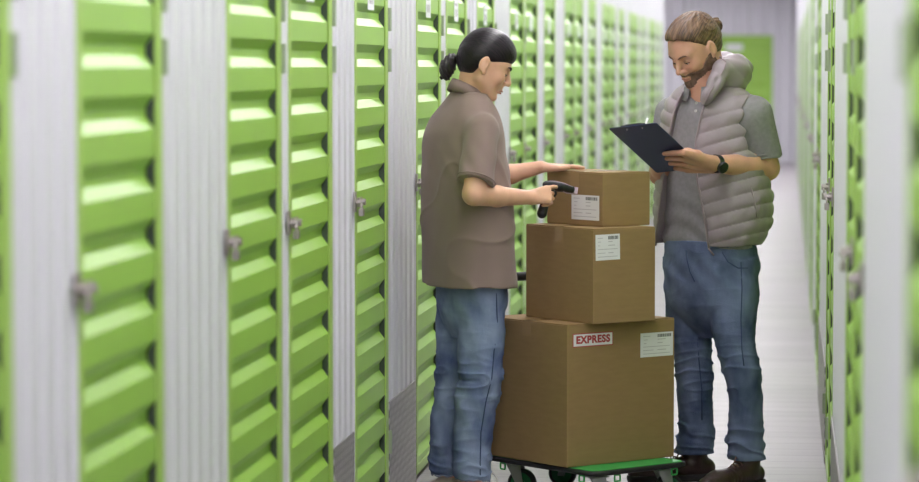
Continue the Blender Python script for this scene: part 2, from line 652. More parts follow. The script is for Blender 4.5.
# far end of the corridor
b = MB()
pts = []
x = -6.0
poly = [(-6.0, 48.45)]
while x < 2.1:
    poly += [(x, 48.3), (x + 0.1, 48.3), (x + 0.13, 48.34), (x + 0.2, 48.34)]
    x += 0.23
poly += [(2.2, 48.3), (2.2, 48.45)]
N = len(poly)
b.add([(p[0], p[1], 0) for p in poly] + [(p[0], p[1], CEIL) for p in poly], [(i, (i + 1) % N, (i + 1) % N + N, i + N) for i in range(N)] + [tuple(range(N))[::-1], tuple(range(N, 2 * N))])
struct('wall_far', b, M['white_sheet'])
b = MB(); b.box((-6.1, 33.4, 0), (-6, 48.4, CEIL)); b.box((-6, 33.35, 0), (WL - 0.35, 33.65, CEIL)); struct('wall_cross_passage', b, M['wall'])

# ------------------------------------------------------------------ storage unit doors
RP, RZ0 = 0.1335, 1.5605   # rib pitch, height of the centre of a lower slope


def door_proto(side, W=0.8, far=False):
    """door seen on the side wall; local origin at the near bottom corner on the wall plane, +y along the corridor"""
    root = empty('storage_door', (0, 0, 0))
    s = side
    H0, H1 = 0.035, 1.99

    def bx(mb, d0, d1, y0, y1, z0, z1, mi=0):
        xs = sorted((s * d0, s * d1))
        mb.box((xs[0], y0, z0), (xs[1], y1, z1), mi)
    fw = 0.045
    m = MB()
    bx(m, -0.012, 0.05, 0, fw, 0.02, H1 + 0.03)
    bx(m, -0.012, 0.05, W - fw - 0.02, W, 0.02, H1 + 0.03)
    bx(m, -0.012, 0.05, fw, W - fw - 0.02, H1 - 0.01, H1 + 0.03)
    bx(m, -0.012, 0.05, fw, W - fw - 0.02, 0.02, H0 + 0.02)
    m.build('door_frame', M['green_frame'], root, bevel=0.002 if not far else 0)
    # ribbed sheet
    ya, yb = fw + 0.001, W - fw - 0.026
    z = RZ0
    while z - 0.0125 > H0 + 0.14:
        z -= RP
    prof = [(-0.008, H0 + 0.021)]
    D = 0.011
    while z + 0.07 < H1 - 0.02:
        prof += [(-0.008, z - 0.0135), (D, z + 0.0125), (D, z + 0.034), (-0.008, z + 0.060)]
        z += RP
    prof.append((-0.008, H1 - 0.011))
    n = len(prof)
    vs = []
    for y in (ya, yb):
        vs += [(s * d, y, zz) for d, zz in prof] + [(s * 0.045, y, H1 - 0.011), (s * 0.045, y, H0 + 0.021)]
    n += 2
    m = MB()
    m.add(vs, [(i, (i + 1) % n, (i + 1) % n + n, i + n) for i in range(n)] + [tuple(range(n)), tuple(range(n, 2 * n))[::-1]])
    m.build('ribbed_panel', M['green'], root)
    m = MB()
    bx(m, -0.0075, 0.044, yb + 0.0005, yb + 0.0052, H0 + 0.03, H1 - 0.02)
    m.build('rib_end_shade', M['rib_shade'], root)  # dark strip painting the shaded gap where the ribs end at the frame
    m = MB()
    bx(m, -0.0095, -0.0081, 0.32, 0.47, 1.735, 1.83)
    st = m.build('number_sticker', M['paper_door'], root)
    m = MB()
    if not far:
        for i in range(9):
            if i % 3 != 1:
                bx(m, -0.0101, -0.0096, 0.34 + i * 0.012, 0.347 + i * 0.012, 1.755, 1.785)
        bx(m, -0.0101, -0.0096, 0.345, 0.43, 1.80, 1.81)
        m.build('sticker_print', M['faint'], st)
        for (z0, z1) in ((0.205, 0.285), (1.53, 1.61), (1.67, 1.75)):
            m = MB()
            bx(m, -0.0155, -0.0121, W - 0.003, W + 0.032, z0, z1)
            xx = s * -0.018
            m.cyl((xx, W + 0.008, z0), (xx, W + 0.008, z1), 0.0055, 10)
            m.build('hinge', M['hinge'], root)
    # hasp and padlock
    m = MB()
    bx(m, -0.018, -0.0121, -0.045, -0.004, 1.085, 1.150)
    bx(m, -0.026, -0.0181, 0.0, 0.075, 1.10, 1.13)
    m.cyl((s * -0.018, -0.012, 1.115), (s * -0.035, -0.012, 1.115), 0.008, 12)
    m.cyl((s * -0.018, 0.03, 1.115), (s * -0.042, 0.03, 1.115), 0.011, 12)
    m.build('hasp', M['steel'], root, bevel=0.001 if not far else 0)
    if not far:
        m = MB()
        pts = [(s * -0.034, -0.012 + 0.013 * math.cos(a), 1.099 + 0.012 * math.sin(a)) for a in np.linspace(-0.3, math.pi + 0.3, 12)]
        m.tube(pts, 0.003, 8)
        bx(m, -0.042, -0.026, -0.028, 0.004, 1.072, 1.096)
        m.build('padlock', M['steel'], root, bevel=0.003)
    for ch in root.children:
        ch.location = (s * 0.010, 0, 0)
    return root


LD = [4.41, 5.71, 7.28, 8.20, 9.48, 11.08, 12.06, 13.28, 14.88, 15.74, 17.0, 18.58, 19.46, 20.8, 22.4, 23.26, 24.58, 26.16, 27.04, 28.36, 29.94, 30.8, 32.2]
LL = [
    'green ribbed storage door cut off by the left edge of the picture',
    'nearest whole green ribbed storage door on the left, between two broad white panels, very blurred',
    'left door of the nearest green pair, right beside the broad blurred white panel',
    'right door of the nearest green pair, its steel lock at the thin white post',
    'single green ribbed door standing between two ribbed white panels with tread plates',
    'green ribbed door directly behind the back of the woman, its lock beside her shoulder',
    'green ribbed door seen above the head of the woman, right door of its pair',
    'single green ribbed door just right of the top of the dark hair, between white posts',
    'green ribbed door in front of the face of the woman, left door of its pair',
    'green ribbed door in front of the woman, right door of its pair, above her forearm',
    'single narrow-looking green door rising behind the wrist of the flat hand',
    'left door of the dark green pair seen above the top carton',
    'right door of the dark green pair seen above the top carton',
    'single blurred green door between two white posts, left of the raised clipboard',
    'blurred green door above the top left corner of the clipboard, left of its pair',
    'blurred green door above the top left corner of the clipboard, right of its pair',
    'single blurred green door over the middle of the clipboard',
]
protoL = door_proto(-1)
protoLf = door_proto(-1, far=True)
usedL = usedLf = False
for i, y in enumerate(LD):
    far = y > 15.5
    src = protoLf if far else protoL
    if far and not usedLf:
        o, usedLf = src, True
    elif not far and not usedL:
        o, usedL = src, True
    else:
        o = copy_tree(src)
    o.location = (WL, y, 0)
    if i < len(LL):
        tag(o, LL[i], 'door', 'green storage doors along the left wall')
    else:
        tag(o, 'far blurred green door at the end of the left wall, beside the face of the man', 'door', 'far green doors of the left wall')
RDp = [(2.24, 3.12), (6.16, 7.06), (10.04, 10.84), (14.05, 14.87), (17.9, 18.72), (21.8, 22.62), (25.7, 26.52), (29.6, 30.42), (33.5, 34.32), (37.4, 38.22), (41.3, 42.12)]
protoR = door_proto(1)
protoRf = door_proto(1, far=True)
usedR = usedRf = False
RL = {2.24: 'strongly blurred green door cut off by the right edge of the picture, nearer of its pair',
      3.12: 'strongly blurred green door at the right edge of the picture, right of the broad white panel',
      6.16: 'blurred green door on the right wall, nearer door of the pair left of the broad white panel',
      7.06: 'blurred green door on the right wall, farther door of the pair left of the broad white panel',
      10.04: 'sharp thin green door on the right wall with a padlock, nearer door of its pair',
      10.84: 'sharp thin green door on the right wall with a padlock, farther door of its pair',
      14.05: 'narrow sliver of green door left of the thin sharp pair on the right wall, nearer of two',
      14.87: 'narrow sliver of green door left of the thin sharp pair on the right wall, farther of two'}
for pr_ in RDp:
    for y in pr_:
        far = y > 17
        src = protoRf if far else protoR
        if far and not usedRf:
            o, usedRf = src, True
        elif not far and not usedR:
            o, usedR = src, True
        else:
            o = copy_tree(src)
        o.location = (WR, y, 0)
        if y in RL:
            tag(o, RL[y], 'door', 'green storage doors along the right wall')
        else:
            tag(o, 'far blurred green door on the right wall, squeezed to a sliver by the view', 'door', 'far green doors of the right wall')

# white ribbed panels between the doors, and tread plates at their feet
gapsL = []
prev = 0.0
for y in LD:
    gapsL.append((prev, y))
    prev = y + 0.8
gapsL.append((prev, YEND))
gapsR = []
prev = 0.0
for y in [q for p_ in RDp for q in p_]:
    gapsR.append((prev, y))
    prev = y + 0.8
gapsR.append((prev, YFAR))
KL = {9.0: 'diamond tread kick plate left of the single green door, darker of the two sharp plates',
      10.28: 'bright diamond tread kick plate behind the legs of the woman'}
KR = {7.86: 'diamond tread kick plate low on the right wall, nearer than the sharp thin door',
      11.64: 'diamond tread kick plate low on the right wall, beyond the sharp thin door'}


def tread_plate(y0, y1, side, z1=0.385):
    X = WL if side < 0 else WR
    m = MB()
    xs = sorted((X + side * -0.0052, X + side * -0.0008))
    m.box((xs[0], y0, 0.001), (xs[1], y1, z1))
    return m.build('kick_plate', M['tread'], bevel=0.001)


for side, gaps in ((-1, gapsL), (1, gapsR)):
    for (a, c) in gaps:
        w = c - a
        if w < 0.02:
            continue
        if w < 0.3:
            trim(a + 0.002, c - 0.002, 0, 2.02, side, pitch=1, depth=0.004)
            continue
        trim(a + 0.002, c - 0.002, 0, 2.02, side, pitch=0.125 if w < 5 else 0.25)
        key = [k for k in (KL if side < 0 else KR) if abs(k - a) < 0.08]
        if key:
            o = tread_plate(a + 0.004, c - 0.052, side) if side < 0 else tread_plate(a + 0.052, c - 0.004, side)
            tag(o, (KL if side < 0 else KR)[key[0]], 'kick plate', 'diamond tread kick plates under the white panels')
tn[0] += 1
struct('trim_%d' % tn[0], corrugated(0, YEND, 2.023, CEIL, -1, pitch=0.2, depth=0.02, base=0.005), M['white_sheet'])
tn[0] += 1
struct('trim_%d' % tn[0], corrugated(0, YFAR, 2.023, CEIL, 1, pitch=0.2, depth=0.02, base=0.005), M['white_sheet'])

# the door on the far end wall
t = empty('storage_door', (-1.13, 48.295, 0), 'bright green ribbed door on the far white end wall behind the head of the man', 'door')
m = MB()
m.box((0, -0.02, 0.02), (0.05, 0, 2.04)); m.box((0.85, -0.02, 0.02), (0.9, 0, 2.04)); m.box((0.05, -0.02, 1.99), (0.85, 0, 2.04)); m.box((0.05, -0.02, 0.02), (0.85, 0, 0.06))
m.build('door_frame', M['green'], t)
m = MB()
prof = [(-0.015, 0.06)]
z = 0.2
while z < 1.9:
    prof += [(-0.015, z), (-0.002, z + 0.035), (-0.002, z + 0.08), (-0.015, z + 0.115)]
    z += 0.235
prof += [(-0.015, 1.99), (0.001, 1.99), (0.001, 0.06)]
n = len(prof)
m.add([(x_, d, zz) for x_ in (0.05, 0.85) for d, zz in prof], [(i, (i + 1) % n, (i + 1) % n + n, i + n) for i in range(n)] + [tuple(range(n)), tuple(range(n, 2 * n))[::-1]])
m.build('ribbed_panel', M['green'], t)
m = MB(); m.box((0.15, -0.025, 1.80), (0.42, -0.0155, 1.9)); m.build('number_sticker', M['paper_door'], t)

# ceiling lamps running down the corridor
protoC = empty('ceiling_light', (0, 0, 0))
m = MB(); m.box((-0.11, -1.0, 0.0), (0.11, 1.0, 0.045)); m.box((-0.13, -1.02, 0.03), (0.13, 1.02, 0.05)); m.build('housing', M['grey_plate'], protoC)
m = MB(); m.box((-0.09, -0.98, -0.012), (0.09, 0.98, -0.001)); m.build('diffuser', emit('lamp_diffuser', (1.0, 0.965, 0.995), LAMP_STRENGTH), protoC)
for i, y in enumerate(np.arange(-2.6, 46.8, 2.08)):
    o = protoC if i == 0 else copy_tree(protoC)
    o.location = (-0.6, float(y), CEIL - 0.051)
    tag(o, 'long white ceiling lamp running down the middle of the corridor', 'ceiling lamp', 'ceiling lamps of the corridor')
for i, (x, y) in enumerate(((-3.6, 36.0), (-3.6, 40.0), (-3.6, 44.0), (-1.9, 38.0), (-1.9, 42.0), (-1.9, 45.6), (-0.15, 40.0), (-0.15, 43.5))):  # unseen lamps added over the cross passage to brighten the far wall
    o = copy_tree(protoC)
    o.location = (x, float(y), CEIL - 0.051)
    tag(o, 'added unseen ceiling lamp over the cross passage, brightening the far wall', 'ceiling lamp', 'added lamps of the cross passage')


# ------------------------------------------------------------------ platform truck
def frame(near, z, yaw):
    d = F * FPX + R * (near[0] - 459.5) + U * (241 - near[1])
    n = C0 + d * (z - 1.55) / d[2]
    return Matrix.Translation(Vector(n)) @ Matrix.Rotation(math.radians(yaw), 4, 'Z')


DW, DL = 0.447, 0.70
fr = frame((590, 472), 0.15, 45)
fr.translation += Vector((0.7071, 0.7071, 0)) * 0.017
truck = empty('platform_truck', (0, 0, 0), 'green platform truck with black rim, carrying the three brown cartons', 'hand truck')
truck.matrix_world = Matrix.Translation((fr.translation.x, fr.translation.y, 0)) @ Matrix.Rotation(math.radians(45), 4, 'Z')


def rrect(x0, y0, x1, y1, r, n=6):
    pts = []
    for cx, cy, a0 in ((x1 - r, y1 - r, 0), (x0 + r, y1 - r, 90), (x0 + r, y0 + r, 180), (x1 - r, y0 + r, 270)):
        for i in range(n + 1):
            a = math.radians(a0 + 90 * i / n)
            pts.append((cx + r * math.cos(a), cy + r * math.sin(a)))
    return pts


def prism(mb, pts, z0, z1, mi=0):
    N = len(pts)
    mb.add([(p[0], p[1], z0) for p in pts] + [(p[0], p[1], z1) for p in pts], [(i, (i + 1) % N, (i + 1) % N + N, i + N) for i in range(N)] + [tuple(range(N))[::-1], tuple(range(N, 2 * N))], mi)


m = MB(); prism(m, rrect(0.006, 0.006, DW - 0.006, DL - 0.006, 0.035), 0.132, 0.150); m.build('deck', M['deck_green'], truck, bevel=0.002)
m = MB()
m.tube([(p[0], p[1], 0.1395) for p in rrect(0.002, 0.002, DW - 0.002, DL - 0.002, 0.035)], 0.0095, 8, closed=True)
m.build('bumper', M['black_rubber'], truck, smooth=True)
m = MB(); m.box((0.06, 0.05, 0.122), (DW - 0.06, 0.075, 0.1315)); m.box((0.06, DL - 0.075, 0.122), (DW - 0.06, DL - 0.05, 0.1315)); m.box((0.2, 0.075, 0.12), (0.26, DL - 0.075, 0.1315))
m.build('underframe', M['deck_green'], truck)


def ring_loop(x, y, along):
    m = MB()
    w, h = 0.013, 0.022
    pts = rrect(-w, -h, w, 0, 0.004, 3)
    m.tube([((x + p[0], y, 0.128 + p[1]) if along == 'x' else (x, y + p[0], 0.128 + p[1])) for p in pts], 0.0032, 8, closed=True)
    m.build('tie_loop', M['deck_green'], truck, smooth=True)


ring_loop(0.115, 0.006, 'x'); ring_loop(0.385, 0.006, 'x')
ring_loop(0.006, 0.07, 'y'); ring_loop(0.006, 0.5, 'y'); ring_loop(0.006, 0.62, 'y')


def caster(x, y, ang):
    """wheel trails the fork in direction ang"""
    m = MB()
    m.box((x - 0.035, y - 0.03, 0.119), (x + 0.035, y + 0.03, 0.1225))
    dx, dy = math.cos(ang), math.sin(ang)
    px_, py_ = -dy, dx
    wc = Vector((x + dx * 0.03, y + dy * 0.03, 0.052))
    for sg in (-1, 1):
        a = Vector((x + px_ * 0.021 * sg, y + py_ * 0.021 * sg, 0.119))
        b_ = wc + Vector((px_, py_, 0)) * 0.021 * sg
        d = Vector((dx, dy, 0))
        q = Vector((px_, py_, 0)) * 0.0025 * sg
        vs = [a - d * 0.022, a + d * 0.03, b_ + d * 0.012 - Vector((0, 0, 0.01)), b_ - d * 0.012 - Vector((0, 0, 0.01))]
        vs = vs + [v + q for v in vs]
        m.add(vs, [(0, 1, 2, 3), (7, 6, 5, 4), (0, 4, 5, 1), (1, 5, 6, 2), (2, 6, 7, 3), (3, 7, 4, 0)])
    m.cyl((x, y, 0.112), (x, y, 0.1195), 0.024, 16)
    m.cyl(wc - Vector((px_, py_, 0)) * 0.027, wc + Vector((px_, py_, 0)) * 0.027, 0.006, 10)
    cf = m.build('caster_fork', M['grey_plate'], truck)
    m = MB()
    ax_ = Vector((px_, py_, 0))
    u, v = Vector((dx, dy, 0)), Vector((0, 0, 1))
    prof = [(-0.015, 0.040), (-0.016, 0.046), (-0.011, 0.0515), (0.0, 0.052), (0.011, 0.0515), (0.016, 0.046), (0.015, 0.040)]
    n = 32
    vs = [wc + ax_ * p[0] + (u * math.cos(2 * math.pi * k / n) + v * math.sin(2 * math.pi * k / n)) * p[1] for k in range(n) for p in prof]
    q = len(prof)
    m.add(vs, [(k * q + i, ((k + 1) % n) * q + i, ((k + 1) % n) * q + (i + 1) % q, k * q + (i + 1) % q) for k in range(n) for i in range(q)])
    w = m.build('tyre', M['black_rubber'], cf, smooth=True)
    m = MB(); m.cyl(wc - ax_ * 0.012, wc + ax_ * 0.012, 0.0402, 28); m.cyl(wc - ax_ * 0.0165, wc + ax_ * 0.0165, 0.016, 20)
    m.build('wheel_hub', M['wheel_green'], cf)


caster(0.065, 0.06, math.radians(-30))
caster(DW - 0.08, 0.055, math.radians(-20))
caster(0.06, DL - 0.20, math.radians(-60))
caster(DW - 0.06, DL - 0.13, math.radians(120))
# push handle on the far short side
m = MB()
hp = []
y_ = DL - 0.03
x0_, x1_ = 0.03, DW - 0.03
hp = [(x0_, y_, 0.15), (x0_, y_, 0.72)] + [(x0_ + 0.06 - 0.06 * math.cos(a), y_, 0.72 + 0.06 * math.sin(a)) for a in np.linspace(0.2, math.pi / 2, 6)]
hp += [(x1_ - 0.06 + 0.06 * math.sin(a), y_, 0.72 + 0.06 * math.cos(a)) for a in np.linspace(0, math.pi / 2 - 0.2, 6)] + [(x1_, y_, 0.72), (x1_, y_, 0.15)]
m.tube(hp, 0.011, 12)
hd = m.build('push_handle', M['black_metal'], truck, smooth=True)
m = MB(); m.tube([(x0_ + 0.065, y_, 0.78), (x1_ - 0.065, y_, 0.78)], 0.0165, 14); m.build('handle_grip', M['black_rubber'], hd, smooth=True)
for xq in (x0_, x1_):
    m = MB(); m.cyl((xq, y_, 0.15), (xq, y_, 0.19), 0.018, 12); m.build('handle_socket', M['deck_green'], hd)


# ------------------------------------------------------------------ cartons
def carton(near, z, yaw, a, c, h, label, zgap=0.0008):
    f_ = frame(near, z, yaw)
    root = empty('cardboard_box', (f_.translation.x, f_.translation.y, z + zgap), label, 'box', 'cartons stacked on the truck', rz=math.radians(yaw))
    m = MB()
    m.box((0, 0, 0), (a, c, h - 0.004))
    m.build('carton_body', M['card'], root, bevel=0.003, seg=3)
    # top flaps meeting in the middle
    m = MB()
    g = 0.0015
    m.box((0.001, 0.001, h - 0.004), (a - 0.001, c / 2 - g, h))
    m.box((0.001, c / 2 + g, h - 0.004), (a - 0.001, c - 0.001, h))
    m.build('top_flaps', [M['card']], root, bevel=0.0015)
    m = MB()
    w = 0.024
    m.box((-0.0006, c / 2 - w, h), (a + 0.0006, c / 2 + w, h + 0.0005))
    m.box((-0.0007, c / 2 - w, h - 0.055), (-0.0002, c / 2 + w, h + 0.0005))
    m.box((a + 0.0002, c / 2 - w, h - 0.055), (a + 0.0007, c / 2 + w, h + 0.0005))
    m.build('packing_tape', M['tape'], root)
    return root


def ship_label(root, face, u0, u1, z0, z1, tilt=0.0, seed=1):
    """face 'r': plane y=0 facing the viewer's right, u along x; face 'l': plane x=0, u along y measured from the near corner"""
    rnd = random.Random(seed)
    cu, cz = (u0 + u1) / 2, (z0 + z1) / 2
    ct, st_ = math.cos(tilt), math.sin(tilt)

    def quad(mb, a0, a1, b0, b1, d0, d1):
        vs = []
        for d in (d0, d1):
            for uu, zz in ((a0, b0), (a1, b0), (a1, b1), (a0, b1)):
                du, dz = uu - cu, zz - cz
                uu2, zz2 = cu + du * ct - dz * st_, cz + du * st_ + dz * ct
                vs.append((uu2, -d, zz2) if face == 'r' else (-d, uu2, zz2))
        mb.add(vs, [(0, 1, 2, 3), (7, 6, 5, 4), (0, 4, 5, 1), (1, 5, 6, 2), (2, 6, 7, 3), (3, 7, 4, 0)])
    m = MB()
    quad(m, u0, u1, z0, z1, 0.0004, 0.0012)
    lab = m.build('shipping_label', M['paper'], root)
    W_, H_ = u1 - u0, z1 - z0

    def U_(t_):   # fraction from the viewer's left
        return u0 + W_ * t_ if face == 'r' else u1 - W_ * t_
    m = MB()
    t_ = 0.52
    while t_ < 0.93:
        w = rnd.choice((0.012, 0.02, 0.03))
        a_, b_ = sorted((U_(t_), U_(t_ + w)))
        quad(m, a_, b_, z1 - H_ * 0.20, z1 - H_ * 0.07, 0.00125, 0.0015)
        t_ += w + rnd.choice((0.01, 0.016))
    m.build('barcode', M['ink'], lab)
    m = MB()
    for row, (ta, tb) in enumerate(((0.08, 0.3), (0.1, 0.22), (0.1, 0.18), (0.08, 0.9), (0.08, 0.4), (0.08, 0.9))):
        zz = z1 - H_ * (0.14 + row * 0.145)
        a_, b_ = sorted((U_(ta), U_(tb)))
        quad(m, a_, b_, zz - H_ * 0.012, zz + H_ * 0.012, 0.00125, 0.0015)
        if row in (1, 2, 4):
            a_, b_ = sorted((U_(0.52), U_(0.52 + rnd.uniform(0.15, 0.3))))
            quad(m, a_, b_, zz - H_ * 0.015, zz + H_ * 0.015, 0.00125, 0.0015)
    m.build('printed_lines', M['faint'], lab)
    return lab


BIG = dict(near=(567, 468), z=0.15, yaw=43.5, a=0.496, c=0.452, h=0.50)
MID = dict(near=(593, 324.5), z=0.651, yaw=40, a=0.272, c=0.407, h=0.333)
TOP = dict(near=(602.5, 227), z=0.985, yaw=42, a=0.215, c=0.321, h=0.19)
cb = carton(label='large brown carton with a red and white EXPRESS sticker, bottom of the stack', **BIG)
cm = carton(label='medium brown carton in the middle of the stack, paper label near its front corner', **MID)
ct_ = carton(label='small brown carton on top of the stack, under the hand of the woman', **TOP)
ship_label(cb, 'r', 0.335, 0.488, 0.366, 0.452, 0.0, 3)
ship_label(cm, 'r', 0.010, 0.115, 0.222, 0.312, math.radians(1), 5)
ship_label(ct_, 'l', 0.018, 0.176, 0.020, 0.108, math.radians(0), 7)
# EXPRESS sticker
m = MB(); m.box((0.024, -0.0012, 0.419), (0.207, -0.0004, 0.467)); es = m.build('express_sticker', M['red'], cb)
m = MB(); m.box((0.0272, -0.0016, 0.4222), (0.2038, -0.0012, 0.4638)); m.build('sticker_field', M['paper'], es)
tc_ = bpy.data.curves.new('lettering', 'FONT')
tc_.body = 'EXPRESS'
tc_.size = 0.0355
tc_.extrude = 0.0002
tc_.offset = 0.0017
tc_.space_character = 1.10
tc_.align_x = 'CENTER'
tc_.align_y = 'CENTER'
to = bpy.data.objects.new('lettering', tc_)
COL.objects.link(to)
dg = bpy.context.evaluated_depsgraph_get()
dg.update()
tm = bpy.data.meshes.new_from_object(to.evaluated_get(dg))
bpy.data.objects.remove(to)
xs_ = [v.co.x for v in tm.vertices]
scx = 0.154 / (max(xs_) - min(xs_))
tm.transform(Matrix.Translation((0.1155, -0.0019, 0.443)) @ Matrix.Rotation(math.pi / 2, 4, 'X') @ Matrix.Scale(scx, 4, (1, 0, 0)))
tm.materials.clear()
tm.materials.append(M['red'])
lo_ = bpy.data.objects.new('lettering', tm)
COL.objects.link(lo_)
lo_.parent = es


# ------------------------------------------------------------------ people
def head_frame(yaw, pitch, roll=0.0):
    """rows: forward, left, up in world coordinates; pitch down"""
    f = np.array([math.cos(yaw), math.sin(yaw), 0])
    l = np.array([-f[1], f[0], 0])
    u = np.array([0, 0, 1.0])
    f2 = f * math.cos(pitch) - u * math.sin(pitch)
    u2 = f * math.sin(pitch) + u * math.cos(pitch)
    return np.array([f2, l, u2])


class Head:
    def __init__(self, c, yaw, pitch, s=1.0):
        self.c, self.fr, self.s = np.array(c), head_frame(yaw, pitch), s

    def w(self, f, l, u):
        return self.c + self.s * (self.fr[0] * f + self.fr[1] * l + self.fr[2] * u)

    def local(self, x, y, z):
        out = []
        for i in range(3):
            a = self.fr[i]
            out.append(((x - self.c[0]) * a[0] + (y - self.c[1]) * a[1] + (z - self.c[2]) * a[2]) / self.s)
        return out

    def ell(self, vol, c, r, k=0.0, kind='add', tilt=None):
        vol.ell(self.w(*c), [q * self.s for q in r], self.fr, k * self.s, kind)

    def cone(self, vol, a, b, ra, rb, k=0.0, kind='add'):
        vol.cone(self.w(*a), self.w(*b), ra * self.s, rb * self.s, k * self.s, kind=kind)

    def build(self, vol, male, infl=0.0, features=True):
        i = infl
        E_, C_ = lambda *a, **k: self.ell(vol, *a, **k), lambda *a, **k: self.cone(vol, *a, **k)
        E_((-0.012 if male else -0.006, 0, 0.038), ((0.098 if male else 0.091) + i, 0.076 + i, 0.086 + i))
        E_((0.030, 0, 0.020), (0.062 + i, 0.066 + i, 0.072 + i), k=0.02)
        E_((0.034, 0, -0.035), (0.054 + i, 0.056 + i, 0.068 + i), k=0.025)
        jw = 0.054 if male else 0.046
        for sg in (-1, 1):
            C_((0.0, sg * jw, -0.050), (0.066, sg * 0.014, -0.094), 0.017 + i, 0.014 + i, k=0.025)
            C_((0.0, sg * (jw + 0.004), -0.010), (0.0, sg * jw, -0.050), 0.018 + i, 0.017 + i, k=0.025)
            E_((0.060, sg * 0.040, -0.022), (0.024 + i, 0.020 + i, 0.022 + i), k=0.02)
        E_((0.076, 0, -0.093), (0.017 + i, 0.019 + i, 0.015 + i), k=0.02)
        if features:
            br = 0.0115 if male else 0.008
            C_((0.084, 0.006, 0.024), (0.070, 0.046, 0.026), br, br * 0.9, k=0.014)
            C_((0.084, -0.006, 0.024), (0.070, -0.046, 0.026), br, br * 0.9, k=0.014)
            for sg in (-1, 1):
                E_((0.096, sg * 0.031, 0.003), (0.018, 0.019, 0.013), k=0.014, kind='sub')
                E_((0.072, sg * 0.031, 0.003), (0.0145, 0.0155, 0.0135), k=0.004)
            C_((0.086, 0, 0.016), (0.112, 0, -0.022), 0.008, 0.0095, k=0.012)
            E_((0.110, 0, -0.027), (0.0115, 0.010, 0.009), k=0.006)
            for sg in (-1, 1):
                E_((0.100, sg * 0.0115, -0.031), (0.010, 0.0065, 0.0065), k=0.006)
            E_((0.088, 0, -0.048), (0.012, 0.018, 0.014), k=0.012)
            E_((0.092, 0, -0.058), (0.0105, 0.022, 0.0052), k=0.004)
            E_((0.090, 0, -0.068), (0.0100, 0.019, 0.0058), k=0.004)
            C_((0.1025, 0.018, -0.063), (0.1025, -0.018, -0.063), 0.0012, 0.0012, k=0.002, kind='sub')
            for sg in (-1, 1):
                E_((-0.012, sg * 0.081, 0.000), (0.019, 0.0085, 0.031), k=0.005)
                E_((-0.008, sg * 0.090, 0.003), (0.010, 0.0065, 0.018), k=0.003, kind='sub')
                E_((0.0, sg * 0.076, -0.028), (0.008, 0.007, 0.010), k=0.005)

    def details(self, parent, off, brow_m, lip_m, male):
        def tube(name, pts, rs, m, par=parent):
            mb = MB()
            mb.tube([self.w(*p) - off for p in pts], [r * self.s for r in rs], 8)
            return mb.build(name, m, par, smooth=True)
        for sg in (-1, 1):
            tube('eyebrow', [(0.0965, sg * 0.012, 0.0215), (0.0945, sg * 0.026, 0.0275), (0.089, sg * 0.038, 0.029), (0.078, sg * 0.050, 0.0255)], [0.0024, 0.0038, 0.0034, 0.0016], brow_m)
            mb = MB()
            c = self.w(0.0728, sg * 0.031, -0.0022)
            bm = bmesh.new()
            bmesh.ops.create_uvsphere(bm, u_segments=20, v_segments=12, radius=0.0128 * self.s)
            mb.add([np.array(v.co) + c - off for v in bm.verts], [tuple(v.index for v in f.verts) for f in bm.faces])
            bm.free()
            e = mb.build('eye', M['eye'], parent, smooth=True)
            tube('iris', [(0.0840, sg * 0.031, -0.0062), (0.0850, sg * 0.031, -0.0070)], [0.0052, 0.0035], M['iris'], e)
            tube('eyelash', [(0.0825, sg * 0.017, -0.001), (0.0875, sg * 0.026, -0.001), (0.0880, sg * 0.036, -0.001), (0.080, sg * 0.046, -0.002)], [0.0009, 0.0014, 0.0015, 0.0008], M['brow'])
        tube('lips', [(0.0925, 0.019, -0.0625), (0.1015, 0.010, -0.0600), (0.1035, 0.0, -0.0605), (0.1015, -0.010, -0.0600), (0.0925, -0.019, -0.0625)], [0.001, 0.0026, 0.0028, 0.0026, 0.001], lip_m)
        tube('lips', [(0.091, 0.017, -0.0650), (0.0985, 0.008, -0.0685), (0.1000, 0.0, -0.069), (0.0985, -0.008, -0.0685), (0.091, -0.017, -0.0650)], [0.001, 0.0032, 0.0036, 0.0032, 0.001], lip_m)


def strand_attr(o, head, off, tie):
    n = len(o.data.vertices)
    co = np.zeros(n * 3)
    o.data.vertices.foreach_get('co', co)
    q = (co.reshape(-1, 3) + off - head.c) / head.s @ head.fr.T
    p = np.array(tie) / np.linalg.norm(tie)
    e1 = np.cross(p, (0, 1, 0)); e1 /= np.linalg.norm(e1)
    e2 = np.cross(p, e1)
    a = np.arctan2(q @ e2, q @ e1)
    rr = np.linalg.norm(q, axis=1) + 1e-6
    t = np.arccos(np.clip(q @ p / rr, -1, 1))
    at = o.data.attributes.new('strand', 'FLOAT_VECTOR', 'POINT')
    at.data.foreach_set('vector', np.stack([np.cos(a) * 3 * np.sin(t) ** 0.3, t * 0.25, np.sin(a) * 3 * np.sin(t) ** 0.3], 1).astype(np.float32).ravel())


